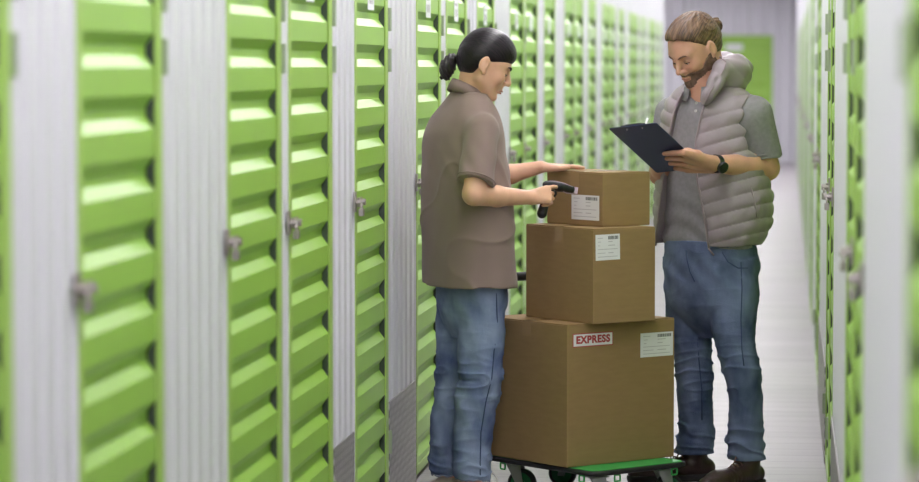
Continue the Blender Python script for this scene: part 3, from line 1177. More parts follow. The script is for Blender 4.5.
def hair_mat(name, c1, c2, rough, spec, scale, bump):
    m, nt, b = new_mat(name)
    at = nt.nodes.new('ShaderNodeAttribute')
    at.attribute_name = 'strand'
    no = nt.nodes.new('ShaderNodeTexNoise')
    no.inputs['Scale'].default_value = scale
    no.inputs['Detail'].default_value = 5
    nt.links.new(at.outputs['Vector'], no.inputs['Vector'])
    cr = nt.nodes.new('ShaderNodeValToRGB')
    cr.color_ramp.elements[0].position = 0.38
    cr.color_ramp.elements[1].position = 0.64
    cr.color_ramp.elements[0].color = (*c1, 1)
    cr.color_ramp.elements[1].color = (*c2, 1)
    nt.links.new(no.outputs[0], cr.inputs[0])
    nt.links.new(cr.outputs[0], b.inputs['Base Color'])
    b.inputs['Roughness'].default_value = rough
    b.inputs['Specular IOR Level'].default_value = spec
    bp = nt.nodes.new('ShaderNodeBump')
    bp.inputs['Strength'].default_value = bump
    bp.inputs['Distance'].default_value = 0.003
    nt.links.new(no.outputs[0], bp.inputs['Height'])
    nt.links.new(bp.outputs[0], b.inputs['Normal'])
    return m


def unit(v):
    v = np.array(v, float)
    return v / np.linalg.norm(v)


def hand(vol, wrist, x, n, thumb_side, s=1.0, curls=((10, 15, 10),) * 4, spread=(6, 2, -2, -6), thumb=None, wr=0.024):
    """x: towards the fingers, n: out of the back of the hand, thumb_side +1/-1 along s = n cross x"""
    x = unit(x)
    n = unit(np.array(n) - x * (np.array(n) @ x))
    sd = np.cross(n, x) * thumb_side
    wrist = np.array(wrist)
    for i, (o, L_) in enumerate(zip((0.028, 0.0095, -0.0095, -0.027), (0.088, 0.090, 0.085, 0.077))):
        kn = wrist + s * (x * L_ + sd * o)
        vol.cone(wrist + sd * o * 0.5 * s, kn, 0.017 * s, 0.0125 * s, k=0.012 * s, flat=(n, 0.85))
        Ls = (0.044, 0.028, 0.022) if i in (1, 2) else ((0.040, 0.025, 0.021) if i == 0 else (0.031, 0.020, 0.019))
        ang = 0
        sp = math.radians(spread[i])
        xd = unit(x * math.cos(sp) + sd * math.sin(sp))
        p = kn
        r = [0.0098, 0.0088, 0.0080, 0.0068]
        for j in range(3):
            ang += math.radians(curls[i][j])
            d = xd * math.cos(ang) - n * math.sin(ang)
            q = p + d * Ls[j] * s
            vol.cone(p, q, r[j] * s, r[j + 1] * s, k=0.003)
            p = q
    if thumb is None:
        thumb = [(0.022, 0.020, -0.004), (0.055, 0.046, -0.012), (0.082, 0.055, -0.016), (0.104, 0.056, -0.018)]
    pts = [wrist + s * (x * a + sd * b_ + n * c) for a, b_, c in thumb]
    vol.chain(pts, [0.017 * s, 0.0125 * s, 0.0105 * s, 0.008 * s], k=0.006)
    return x, n, sd


# ================= the woman
FW = math.radians(32)
off_w = np.array(P(465, 300, 10.45)) * np.array([1, 1, 0])
woman = empty('person', off_w, 'woman with a dark ponytail in a taupe shirt and blue jeans, scanning the top carton', 'person')
hw = Head(P(484, 65, 10.44), math.radians(14), math.radians(25), 0.95)
w_sh_n, w_el_n, w_wr_n = P(483, 128, 10.29), P(474, 194, 10.19), P(531, 197.5, 10.38)
w_sh_f, w_el_f, w_wr_f = P(455, 126, 10.58), P(492, 179, 10.68), P(541, 167, 10.68)
V = Vol((-1.36, 10.08, -0.01), (-0.62, 10.92, 1.76), 0.0042)
hw.build(V, False)
# neck
V.cone(hw.w(-0.036, 0, -0.03), P(469, 103, 10.45), 0.039, 0.050, k=0.02)
V.cone(hw.w(-0.015, 0, -0.055), P(474, 102, 10.45), 0.030, 0.042, k=0.015)
wt = slices([(99, 457, 478, 10.45), (112, 445, 492, 10.45), (135, 431, 500, 10.45), (180, 432, 502, 10.45), (220, 438, 498, 10.45), (260, 440, 498, 10.45), (300, 446, 497, 10.45)], FW, 0.60)
fW = np.array([math.cos(FW), math.sin(FW)]); lW = np.array([-fW[1], fW[0]])
V.loft(wt, fW, lW, k=0.02)
wl_near = [(292, 456, 507, 10.39), (330, 459, 506, 10.385), (360, 457.5, 503, 10.38), (376, 456.5, 503.5, 10.375), (392, 455.5, 500, 10.375), (420, 454.5, 495, 10.375), (447, 454, 490.5, 10.375), (466, 454, 490, 10.375), (478, 456, 490, 10.375)]
wl_far = [(292, 437, 482, 10.52), (340, 436.5, 478, 10.52), (380, 435.5, 474, 10.52), (420, 431.5, 470, 10.52), (447, 429.5, 466, 10.52), (462, 430, 466, 10.52), (474, 432, 465, 10.52)]
for rows in (wl_near, wl_far):
    sl = slices(rows, None, 1.0)
    sl = [(z, x_, y_, a * 0.72, c * 0.72) for z, x_, y_, a, c in sl if z > 0.25]
    e0 = sorted(slices(rows))[0]
    V.loft(sl, VR, VF, k=0.02)
    p0 = np.array([e0[1], e0[2], 0.2])
    V.cone((sl[-1][1], sl[-1][2], sl[-1][0] + 0.03), (p0[0], p0[1], 0.06), 0.042, 0.030, k=0.02)
    V.cone((p0[0], p0[1], 0.05), (p0[0] + 0.11, p0[1] + 0.05, 0.035), 0.034, 0.025, k=0.02)
V.chain([w_sh_n, w_el_n], [0.050, 0.038], k=0.02)
V.chain([w_el_n, (w_el_n + w_wr_n) / 2 + np.array([-0.02, 0, -0.002]), w_wr_n], [0.040, 0.036, 0.0235], k=0.012)
V.chain([w_sh_f, w_el_f], [0.050, 0.038], k=0.02)
V.chain([w_el_f, (w_el_f + w_wr_f) / 2 + np.array([-0.02, 0, -0.004]), w_wr_f], [0.038, 0.034, 0.0225], k=0.012)
# near hand round the scanner grip, back of the hand towards the viewer
ss = 0.92
xn = unit(P(556, 193, 10.445) - w_wr_n)
hand(V, w_wr_n, xn, (-0.15, -1, 0.25), 1 if np.cross(np.array([-0.15, -1, 0.25]), xn)[2] > 0 else -1, ss * 0.93,
     curls=((12, 16, 10), (38, 62, 40), (42, 66, 40), (46, 66, 40)), spread=(4, 0, -3, -7),
     thumb=[(0.022, 0.014, -0.014), (0.055, 0.030, -0.028), (0.080, 0.034, -0.030), (0.100, 0.032, -0.026)])
# far hand flat on the top carton
xf = unit(P(583, 165.5, 10.76) - w_wr_f)
hand(V, w_wr_f + np.array([0, 0, -0.001]), xf, (0, 0.05, 1), 1 if np.cross(np.array([0, 0, 1.0]), xf)[1] < 0 else -1, ss * 0.96,
     curls=((3, 4, 3), (3, 4, 3), (3, 4, 3), (3, 4, 3)), spread=(5, 1, -3, -9),
     thumb=[(0.022, 0.018, -0.004), (0.052, 0.040, -0.006), (0.078, 0.050, -0.006), (0.098, 0.054, -0.005)])
wbody = V.mesh('body', M['skin_w'], woman)
hw.details(woman, off_w, M['brow'], M['lips_w'], False)

# hair
V = Vol(hw.c - 0.19, hw.c + 0.19, 0.003)
hw.ell(V, (-0.008, 0, 0.041), (0.101, 0.085, 0.098))
hw.ell(V, (0.026, 0, 0.058), (0.068, 0.068, 0.060), k=0.03)
hw.ell(V, (-0.044, 0, 0.000), (0.056, 0.068, 0.068), k=0.03)
fl, ll, ul = hw.local(V.ax[0][:, None, None], V.ax[1][None, :, None], V.ax[2][None, None, :])
bf = np.interp(fl.ravel(), [-0.13, -0.075, -0.030, -0.012, 0.02, 0.05, 0.075, 0.12], [-0.060, -0.082, -0.056, 0.002, 0.012, 0.022, 0.032, 0.050]).reshape(fl.shape)
V.D = np.maximum(V.D, (bf - ul) * 0.8).astype(np.float32)
inner = Vol(hw.c - 0.19, hw.c + 0.19, 0.003)
for sg in (-1, 1):
    hw.ell(V, (-0.010, sg * 0.088, -0.008), (0.018, 0.016, 0.026), k=0.006, kind='sub')
# strands run back to the tie
tie = np.array([-0.113, 0.0, 0.030])
ang = np.arctan2(ll, ul - tie[2] + 0.02)
dist = np.sqrt((fl - tie[0]) ** 2 + ll ** 2 + (ul - tie[2]) ** 2)
V.D += (0.0009 * np.sin(ang * 7 + dist * 20)).astype(np.float32)
V.cone(P(465, 56, 10.44), P(458.5, 59, 10.44), 0.016, 0.011, k=0.012)
V.D += (0.013 * np.exp(-np.clip(ul - bf, 0, 1) / 0.013)).astype(np.float32)
hair = V.mesh('hair', hair_mat('black_scalp_hair', (0.005, 0.004, 0.006), (0.016, 0.010, 0.013), 0.36, 0.28, 10, 0.6), woman, relax=1)
strand_attr(hair, hw, off_w, (-0.113, 0, 0.030))
V = Vol(P(436, 85, 10.36), P(466, 48, 10.52), 0.003)
V.chain([P(459, 59, 10.44), P(452, 60, 10.44), P(446.5, 67, 10.44), P(443.5, 76, 10.44)], [0.011, 0.021, 0.025, 0.013], k=0.012)
V.cone(P(449, 70, 10.44), P(448, 79, 10.44), 0.020, 0.006, k=0.01)
V.disp(lambda x, y, z: 0.0022 * np.sin(x * 420 + z * 160 + 3 * np.sin(z * 50)) + 0.001 * np.sin(y * 700 + z * 200))
V.mesh('ponytail', M['hair_w'], hair, relax=1)
m = MB()
tcen = P(458.6, 59, 10.44)
m.tube([tcen + np.array([0.004 * math.sin(a) * 0.5, 0.016 * math.cos(a), 0.016 * math.sin(a)]) - off_w for a in np.linspace(0, 2 * math.pi, 21)[:-1]], 0.004, 8, closed=True)
m.build('hair_tie', M['black_rubber'], hair, smooth=True)

# shirt
V = Vol((-1.37, 10.06, 0.70), (-0.72, 10.90, 1.55), 0.0042)
st = slices([(94, 452, 485, 10.45), (99, 447, 490, 10.45), (108, 440, 495.5, 10.45), (118, 433, 499, 10.45), (132, 427.5, 501.5, 10.45), (155, 425, 504, 10.45), (180, 424.5, 507, 10.45), (205, 424.5, 509, 10.45), (235, 424.3, 510, 10.45), (262, 424, 511, 10.45), (285, 424, 512.5, 10.45)], FW, 0.66)
V.loft(st, fW, lW, n=2.6)
V.cone(P(468, 104, 10.44), w_sh_n + np.array([-0.01, 0.02, -0.012]), 0.055, 0.060, k=0.03)
V.cone(P(464, 104, 10.46), w_sh_f + np.array([0, 0, -0.01]), 0.055, 0.060, k=0.03)
dirn = unit(w_el_n - w_sh_n)
V.cone(w_sh_n + np.array([0, 0, -0.008]), w_sh_n + dirn * 0.20, 0.060, 0.066, k=0.018)
dirf = unit(w_el_f - w_sh_f)
V.cone(w_sh_f, w_sh_f + dirf * 0.20, 0.060, 0.064, k=0.018)
# cut the sleeve ends square
cn = w_sh_n + dirn * 0.205 + np.array([0, 0, 0.0])
nd = unit(dirn + np.array([-0.10, 0, 0]))
x, y, z = V.ax[0][:, None, None], V.ax[1][None, :, None], V.ax[2][None, None, :]
pl = (x - cn[0]) * nd[0] + (y - cn[1]) * nd[1] + (z - cn[2]) * nd[2]
rad = np.sqrt((x - cn[0]) ** 2 + (y - cn[1]) ** 2 + (z - cn[2]) ** 2) - 0.11
torso = Vol((-1.37, 10.06, 0.70), (-0.72, 10.90, 1.55), 0.0042)
torso.loft(st, fW, lW, n=2.6)
keep = np.maximum(V.D, np.where(rad < 0, pl, -1))
V.D = np.minimum(keep, torso.D + 0.0005).astype(np.float32)
# neck opening
V.cone(hw.w(-0.03, 0, -0.03), P(468, 98, 10.45), 0.048, 0.034, k=0.004, kind='sub')
g = wob(3, (16, 34), (0.0045, 0.0022), (1, 1, 0.45))
fo = wob(6, (17,), (1.3,), (1.1, 1.1, 0.8))


def sfold(x, y, z):
    dgl = np.clip(np.abs(fo(x, y, z)) * 1.2 + np.clip((z - 1.22) * 3, 0, 1), 0, 1)
    arm = np.exp(-((z - (w_sh_n[2] - 0.13)) / 0.07) ** 2) * np.sin((z * 0.6 + x) * 95)
    return g(x, y, z) - 0.0045 * (1 - dgl) ** 4 + 0.001 - 0.0018 * arm


V.disp(sfold)
# crease where the sleeve meets the body
shirt = V.mesh('shirt', M['shirt'], woman, relax=1)


def collar(name, root, off, cpt, r, tilt, fang, h, mtl, par, open_=0.35, spreadf=1.25, thick=0.0035, back_up=0.012, ry=None):
    """folded shirt collar: a band round the neck that turns down; open at the front"""
    mb = MB()
    n = 36
    fx = np.array([math.cos(fang), math.sin(fang), 0]); lx = np.array([-fx[1], fx[0], 0]); uz = np.array([0, 0, 1.0])
    ry = ry or r
    rings = []
    for i in range(n + 1):
        a = -math.pi + open_ + (2 * math.pi - 2 * open_) * i / n   # 0 = back
        ca, sa = math.cos(a), math.sin(a)
        fade = 0.5 + 0.5 * ca      # 1 at the back
        base = cpt - fx * ca * r + lx * sa * ry
        out = -fx * ca + lx * sa
        base = base + uz * (ca * r * tilt)
        top = base + uz * (back_up * fade + h * 0.75 - 0.006 * (1 - fade))
        bot_in = base - uz * (h * 0.35)
        ext = h * (0.95 + 0.55 * (1 - fade) ** 2)
        fold = top + out * 0.006 + uz * 0.002
        hang = top + out * (0.016 * spreadf + 0.004) - uz * ext
        prof = [bot_in, top, fold, hang, hang - out * thick, top + out * 0.004 - uz * 0.006, bot_in + out * thick]
        rings.append([p - off for p in prof])
    q = len(rings[0])
    vs = [p for rg in rings for p in rg]
    fs = [(i * q + j, (i + 1) * q + j, (i + 1) * q + (j + 1) % q, i * q + (j + 1) % q) for i in range(n) for j in range(q)]
    fs += [tuple(range(q)), tuple(n * q + k for k in range(q))[::-1]]
    mb.add(vs, fs)
    return mb.build(name, mtl, par, smooth=True)


collar('collar', woman, off_w, P(469.5, 96.5, 10.45), 0.056, 0.50, FW - 0.1, 0.038, M['shirt'], shirt, ry=0.056, back_up=0.006)
m = MB()
cen = cn - nd * 0.012
a1 = unit(np.cross(nd, (0, 1, 0))); a2 = np.cross(nd, a1)
m.tube([cen + (a1 * math.cos(a) + a2 * math.sin(a)) * 0.0675 - off_w for a in np.linspace(0, 2 * math.pi, 33)[:-1]], 0.0022, 6, closed=True)
m.build('sleeve_hem', M['shirt'], shirt, smooth=True)

# jeans
V = Vol((-1.37, 10.15, 0.09), (-0.80, 10.85, 0.88), 0.0042)
hip = slices([(270, 438, 505, 10.45), (290, 437.5, 507, 10.45), (305, 438, 507, 10.45), (322, 443, 500, 10.45), (336, 452, 488, 10.45)], FW, 0.80)
V.loft(hip, fW, lW, n=2.2)
for rows in (wl_near, wl_far):
    V.loft(slices([(274, rows[0][1] + 1, rows[0][2] - 2, rows[0][3])] + rows, None, 1.0), VR, VF, k=0.008, n=2.15)
g = wob(8, (22, 48), (0.0038, 0.0018), (1, 1, 0.8))
fA = wob(9, (42,), (1.3,), (0.5, 0.5, 2.2))
kz, az = P(480, 380, 10.4)[2], 0.14


def wfold(x, y, z):
    kn = np.exp(-((z - kz) / 0.09) ** 2)
    an = np.exp(-((z - az) / 0.09) ** 2)
    return g(x, y, z) + -(0.006 * kn + 0.006 * an + 0.0015) * (1 - np.abs(fA(x, y, z))) ** 3 + 0.002 * np.sin(z * 35 + x * 80 + np.sin(z * 17))


V.disp(wfold)
jeans = V.mesh('jeans', M['denim_w'], woman, relax=1)
m = MB()
pts = []
for py, px_ in ((292, 496), (320, 497), (350, 494), (376, 492), (400, 486), (430, 481), (460, 480), (474, 480)):
    sl_ = slices([r for r in wl_near], None, 1.0)
    zc = P(px_, py, 10.38)[2]
    arr = np.array(sorted(sl_))
    cx, cy, ra, rb = [np.interp(zc, arr[:, 0], arr[:, i]) for i in range(1, 5)]
    xw = P(px_, py, 10.31)[0]
    uu = np.clip((xw - cx) / ra, -0.98, 0.98)
    yy = cy - rb * math.sqrt(1 - uu * uu) - 0.004
    pts.append(np.array([xw, yy, zc]) - off_w)
m.tube(pts, 0.0022, 6)
m.build('side_seam', M['seam'], jeans, smooth=True)
for rows, nm in ((wl_near, 'a'), (wl_far, 'b')):
    sl_ = sorted(slices(rows, None, 1.0))[0]
    m = MB()
    m.tube([np.array([sl_[1] + VR[0] * sl_[3] * math.cos(a) + VF[0] * sl_[4] * math.sin(a), sl_[2] + VR[1] * sl_[3] * math.cos(a) + VF[1] * sl_[4] * math.sin(a), sl_[0] + 0.001 + 0.003 * math.sin(a * 9)]) - off_w for a in np.linspace(0, 2 * math.pi, 61)[:-1]], 0.0032, 6, closed=True)
    m.build('frayed_hem', M['fray'], jeans, smooth=True)


def shoe(root, off, ankle, dirx, length, upper_m, sole_m, lace_m, high=0.12, wid=0.046, nm='shoe'):
    d = unit((dirx[0], dirx[1], 0))
    sd = np.array([-d[1], d[0], 0])
    ankle = np.array([ankle[0], ankle[1], 0.0])
    heel = ankle - d * 0.045
    toe = ankle + d * (length - 0.075)
    ball = ankle + d * (length - 0.135)
    V = Vol(np.minimum(heel, toe) - np.array([0.08, 0.08, -0.012]), np.maximum(heel, toe) + np.array([0.08, 0.08, high + 0.03]), 0.0038)
    zc = np.array([0, 0, 1.0])
    V.cone(heel + zc * 0.048, ankle + d * 0.05 + zc * 0.050, 0.036, 0.038, k=0.0)
    V.cone(ankle + d * 0.03 + zc * 0.052, ball + zc * 0.042, 0.042, wid * 0.95, k=0.02, flat=(zc, 0.8))
    V.cone(ball + zc * 0.040, toe + zc * 0.036, wid, 0.036, k=0.02, flat=(zc, 0.72))
    V.cone(ankle + zc * 0.05, ankle - d * 0.002 + zc * (high - 0.045), 0.042, 0.050 if high > 0.13 else 0.040, k=0.015)
    x, y, z = V.ax[0][:, None, None], V.ax[1][None, :, None], V.ax[2][None, None, :]
    V.D = np.maximum(V.D, 0.022 - z + 0 * x * y).astype(np.float32)
    V.disp(lambda x, y, z: 0.0015 * np.sin(((x - ankle[0]) * d[0] + (y - ankle[1]) * d[1]) * 260) * np.exp(-((((x - ankle[0]) * d[0] + (y - ankle[1]) * d[1]) - 0.10) / 0.03) ** 2) + 0 * z)
    sh = V.mesh(nm, upper_m, root, relax=1)
    V = Vol(np.minimum(heel, toe) - np.array([0.08, 0.08, 0.01]), np.maximum(heel, toe) + np.array([0.08, 0.08, 0.05]), 0.0038)
    V.cone(heel + zc * 0.02, ball + zc * 0.02, 0.040, wid + 0.003)
    V.cone(ball + zc * 0.02, toe + zc * 0.02, wid + 0.003, 0.040, k=0.01)
    x, y, z = V.ax[0][:, None, None], V.ax[1][None, :, None], V.ax[2][None, None, :]
    V.D = np.maximum(V.D, np.maximum(0.001 - z, z - 0.028) + 0 * x * y).astype(np.float32)
    V.mesh('sole', sole_m, sh, relax=0)
    if lace_m:
        for i in range(5):
            c = ankle + d * (0.035 + 0.018 * i) + zc * (0.108 - 0.009 * i)
            m = MB()
            w_ = 0.020
            m.tube([c + sd * w_ - zc * 0.010 - off, c + sd * w_ * 0.5 + zc * 0.001 - off, c - sd * w_ * 0.5 + zc * 0.001 + d * 0.008 - off, c - sd * w_ - zc * 0.010 + d * 0.008 - off], 0.0028, 6)
            m.build('lace', lace_m, sh, smooth=True)
        m = MB()
        c = ankle + d * 0.05 + zc * 0.10
        m.tube([c - off, c + d * 0.03 + sd * 0.01 + zc * 0.022 - off, c + d * 0.055 + sd * 0.02 + zc * 0.0 - off, c + d * 0.045 + sd * 0.02 - zc * 0.02 - off], 0.0022, 6)
        m.build('lace', lace_m, sh, smooth=True)
    return sh


sn, sf = sorted(slices(wl_near))[0], sorted(slices(wl_far))[0]
shoe(woman, off_w, (sn[1], sn[2]), fW, 0.24, M['canvas'], M['white_sole'], M['white_sole'], high=0.105, wid=0.040)
shoe(woman, off_w, (sf[1], sf[2]), (0.85, 0.2), 0.24, M['canvas'], M['white_sole'], M['white_sole'], high=0.115, wid=0.040)

# ================= barcode scanner in her hand
sa, sb_ = P(547, 184.5, 10.475), P(571, 189.5, 10.525)
sc0 = P(555, 191, 10.462)
root_s = sa.copy()
scan = empty('barcode_scanner', root_s, 'black handheld barcode scanner with pale trim in the hand of the woman', 'barcode scanner')
V = Vol(sa - 0.15, sa + 0.16, 0.0028)
V.cone(sa, (sa + sb_) / 2, 0.0160, 0.0205, k=0.0, flat=((0, 0, 1), 0.85))
V.cone((sa + sb_) / 2, sb_, 0.0205, 0.0165, k=0.004, flat=((0, 0, 1), 0.8))
V.mesh('scanner_head', M['scan_black'], scan, relax=1)
V = Vol(sa - 0.15, sa + 0.16, 0.0028)
ge = P(542, 213.5, 10.46)
V.chain([sa + (sb_ - sa) * 0.22 - np.array([0, 0, 0.008]), (sa * 0.78 + sb_ * 0.22 + ge) / 2 + np.array([-0.004, 0, 0]), ge], [0.0135, 0.0140, 0.0180], k=0.006)
V.mesh('grip', M['scan_black'], scan, relax=1)
m = MB()
dS = unit(sb_ - sa); sS = unit(np.cross(dS, (0, 0, 1))); uS = np.cross(sS, dS)
m.tube([p - root_s for p in (sa + uS * 0.0140 + dS * 0.004 + sS * 0.004, sa + uS * 0.0170 + dS * 0.03 + sS * 0.006, sa + uS * 0.0165 + dS * 0.065 + sS * 0.008, sb_ + uS * 0.009 + sS * 0.010)], 0.0014, 8)
m.tube([p - root_s for p in (sb_ + dS * 0.012 - uS * 0.013 + sS * 0.006, sb_ - dS * 0.02 - uS * 0.016 + sS * 0.01, sb_ - dS * 0.035 - uS * 0.014 + sS * 0.012)], 0.0014, 8)
m.build('trim_line', M['scan_grey'], scan, smooth=True)
m = MB()
wf = Matrix((( dS[0], sS[0], uS[0], 0), (dS[1], sS[1], uS[1], 0), (dS[2], sS[2], uS[2], 0), (0, 0, 0, 1)))
wf = Matrix.Translation(Vector(sb_ + dS * 0.010 - root_s)) @ wf
for lo, hi in (((-0.003, -0.014, 0.008), (0.010, 0.014, 0.0115)), ((-0.003, -0.014, -0.0115), (0.010, 0.014, -0.008)), ((-0.003, -0.0145, -0.0115), (0.010, -0.011, 0.0115)), ((-0.003, 0.011, -0.0115), (0.010, 0.0145, 0.0115))):
    m.box(lo, hi, 0, wf)
nz = m.build('nose_frame', M['scan_grey'], scan)
m = MB(); m.box((0.0, -0.011, -0.008), (0.006, 0.011, 0.008), 0, wf); m.build('scan_window', M['scan_lens'], nz)
m = MB(); tp = sa + (sb_ - sa) * 0.38 - uS * 0.015
m.tube([tp - root_s, tp + dS * 0.004 - uS * 0.012 - root_s, tp + dS * 0.000 - uS * 0.022 - root_s], [0.005, 0.0045, 0.003], 8); m.build('trigger', M['scan_black'], scan, smooth=True)

# ================= the man
FM = math.atan2(-0.87, -0.5)
off_m = np.array(P(712, 300, 11.1)) * np.array([1, 1, 0])
man = empty('person', off_m, 'bearded man with a hair bun in a quilted grey vest, writing on a clipboard', 'person')
hm = Head(P(695, 50, 11.05), math.atan2(-0.70, -0.72), math.radians(33), 1.01)
fM = np.array([math.cos(FM), math.sin(FM)]); lM = np.array([-fM[1], fM[0]])
m_shl, m_ell, m_wrl = P(753, 113, 11.02), P(767, 168, 11.06), P(712, 163.5, 10.86)
m_shr, m_elr, m_wrr = P(672, 114, 11.2), P(660.5, 174, 11.16), P(664, 161, 11.04)
# clipboard plane
BL, BR = P(656.5, 172.5, 10.985), P(701, 168, 10.86)
TL, TR = P(609, 128.5, 10.775), P(659.5, 122.5, 10.65)
bx_ = unit(TR - TL + BR - BL)
by_ = unit((TL - BL) + (TR - BR))
by_ = unit(by_ - bx_ * (by_ @ bx_))
bn = np.cross(bx_, by_)
if bn[2] < 0:
    bn = -bn           # towards the paper side, up and to the man
bc = (BL + BR + TL + TR) / 4


def onboard(px_, py_, h=0.0):
    d = F * FPX + R * (px_ - 459.5) + U * (241 - py_)
    t_ = ((bc - C0) @ bn) / (d @ bn)
    return C0 + d * t_ + bn * h


V = Vol((-0.72, 10.52, -0.01), (0.10, 11.46, 1.80), 0.0045)
hm.build(V, True)
V.cone(hm.w(-0.035, 0, -0.03), P(710, 88, 11.1), 0.060, 0.066, k=0.03)
V.cone(hm.w(0.0, 0, -0.05), P(705, 90, 11.08), 0.046, 0.062, k=0.03)
mt = slices([(84, 690, 724, 11.1), (96, 680, 742, 11.1), (112, 673, 750, 11.1), (150, 671, 750, 11.1), (200, 672, 748, 11.1), (250, 670, 750, 11.1), (300, 672, 750, 11.1), (318, 680, 745, 11.1)], FM, 0.60)
V.loft(mt, fM, lM, k=0.02)
ml_r = [(258, 664, 712, 11.16), (306, 665.5, 712.5, 11.16), (335, 669.5, 711.5, 11.16), (362, 674.5, 711, 11.16), (387, 676.5, 712, 11.17), (421, 678.5, 714, 11.19), (438, 679, 712.5, 11.2), (447, 677, 712, 11.2), (455, 676.5, 711.5, 11.2), (460, 677.5, 711.5, 11.2), (465, 678, 711, 11.2)]
ml_l = [(258, 706, 757.5, 11.05), (285, 706, 758, 11.04), (320, 710, 756.5, 11.02), (347, 716, 755, 11.00), (368, 720.5, 759.5, 10.99), (387, 727, 762, 10.99), (404, 729, 763, 11.0), (431, 729, 763, 11.02), (443, 727.5, 763.5, 11.03), (452, 729, 764, 11.03), (462, 730, 763.5, 11.03), (468, 732, 763, 11.03)]
for rows, ft, dirx in ((ml_r, 'r', (-0.93, -0.36)), (ml_l, 'l', (-0.62, -0.78))):
    sl = slices(rows, None, 1.0)
    sl = [(z, x_, y_, a * 0.74, c * 0.74) for z, x_, y_, a, c in sl if z > 0.25]
    e0 = sorted(slices(rows))[0]
    V.loft(sl, VR, VF, k=0.02)
    p0 = np.array([e0[1], e0[2], 0.2])
    V.cone((sl[-1][1], sl[-1][2], sl[-1][0] + 0.03), (p0[0], p0[1], 0.06), 0.046, 0.031, k=0.02)
    dd = unit((*dirx, 0))
    V.cone((p0[0], p0[1], 0.055), (p0[0] + dd[0] * 0.15, p0[1] + dd[1] * 0.15, 0.045), 0.032, 0.022, k=0.02)
V.chain([m_shl, m_ell], [0.060, 0.046], k=0.02)
V.chain([m_ell, m_ell + (m_wrl - m_ell) * 0.35 + np.array([0, 0, 0.002]), m_wrl], [0.044, 0.046, 0.0285], k=0.014)
V.chain([m_shr, m_elr], [0.058, 0.042], k=0.02)
V.chain([m_elr, m_elr + (m_wrr - m_elr) * 0.4, m_wrr], [0.040, 0.038, 0.027], k=0.012)
# left hand: palm at the right edge of the board, fingers across its underside, thumb on the paper
kn = [onboard(683.5, 149.0, -0.016), onboard(684.5, 154.5, -0.017), onboard(685.5, 160.0, -0.017), onboard(687, 165.5, -0.016)]
md = [onboard(674, 149.5, -0.0150), onboard(675.5, 154.5, -0.0155), onboard(678, 159.8, -0.0155), onboard(681, 165.0, -0.0145)]
tp_ = [onboard(665, 151.0, -0.0115), onboard(667.5, 155.8, -0.0115), onboard(671, 160.8, -0.0115), onboard(676, 165.8, -0.0110)]
wv = m_wrl + np.array([0, 0.0, 0])
palmn = -bn
for i in range(4):
    V.cone(wv + (kn[i] - kn[1]) * 0.4, kn[i] + np.array([0.006, 0, 0]), 0.021, 0.0145, k=0.012)
    V.chain([kn[i], md[i], tp_[i]], [0.0115, 0.0102, 0.0085], k=0.003)
th0 = wv + (kn[0] - wv) * 0.35 + np.array([0, 0, 0.004])
V.chain([th0, onboard(697, 157, 0.012), onboard(687, 155, 0.016), onboard(677, 153, 0.014)], [0.017, 0.014, 0.0115, 0.009], k=0.008)
# right hand behind the board, holding the pen over the paper
pen_tip = onboard(640, 140, 0.004)
pen_top = P(647.5, 118.5, 10.90)
hv = onboard(650, 150, 0.030)
gr = pen_tip + (pen_top - pen_tip) * 0.38
V.cone(m_wrr, hv + (m_wrr - hv) * 0.25, 0.025, 0.026, k=0.012)
hx = unit(gr - m_wrr)
hsd = unit(np.cross(hx, bn))
for i in range(4):
    o_ = hsd * (0.018 - 0.014 * i)
    k0 = hv + o_ + bn * 0.012
    V.cone(hv + (m_wrr - hv) * 0.35 + o_ * 0.6, k0, 0.018, 0.014, k=0.01)
    e1 = k0 + hx * 0.030 + bn * 0.004
    e2 = gr + bn * (0.012 - 0.005 * i) + o_ * 0.9 - hx * (0.004 + 0.004 * i)
    V.chain([k0, e1, e2], [0.0112, 0.010, 0.0082], k=0.003)
V.chain([hv - hsd * -0.022, (hv + gr) / 2 + hsd * 0.024, gr + hsd * 0.010], [0.015, 0.0115, 0.009], k=0.004)
V.mesh('body', M['skin_m'], man)
hm.details(man, off_m, M['brow_m'], M['lips_m'], True)

# hair and beard
V = Vol(hm.c - 0.19, hm.c + 0.19, 0.003)
hm.ell(V, (-0.018, 0, 0.042), (0.104, 0.082, 0.094))
hm.ell(V, (0.026, 0, 0.064), (0.068, 0.062, 0.054), k=0.03)
hm.ell(V, (-0.050, 0, 0.000), (0.060, 0.068, 0.070), k=0.03)
fl, ll, ul = hm.local(V.ax[0][:, None, None], V.ax[1][None, :, None], V.ax[2][None, None, :])
bf = np.interp(fl.ravel(), [-0.13, -0.075, -0.040, -0.018, 0.005, 0.03, 0.05, 0.07, 0.12], [-0.050, -0.066, -0.050, 0.000, 0.000, 0.036, 0.062, 0.080, 0.100]).reshape(fl.shape)
V.D = np.maximum(V.D, (bf - ul) * 0.8).astype(np.float32)
tie = np.array([-0.085, 0.0, 0.105])
ang = np.arctan2(ll, fl - tie[0] + 0.0)
a2 = np.arctan2(np.sqrt(ll ** 2 + 1e-5) * np.sign(ll + 1e-6), np.sqrt((fl - tie[0]) ** 2 + (ul - tie[2]) ** 2))
V.D += (0.0013 * np.sin(a2 * 22 + 4 * np.sin(fl * 30) + 10 * (ul)) + 0.0008 * np.sin(a2 * 57 + 40 * ul + 1.7)).astype(np.float32)
V.D += (0.009 * np.exp(-np.clip(ul - bf, 0, 1) / 0.010)).astype(np.float32)
hairm = V.mesh('hair', hair_mat('light_brown_scalp_hair', (0.055, 0.030, 0.020), (0.21, 0.122, 0.07), 0.45, 0.4, 8, 0.7), man, relax=1)
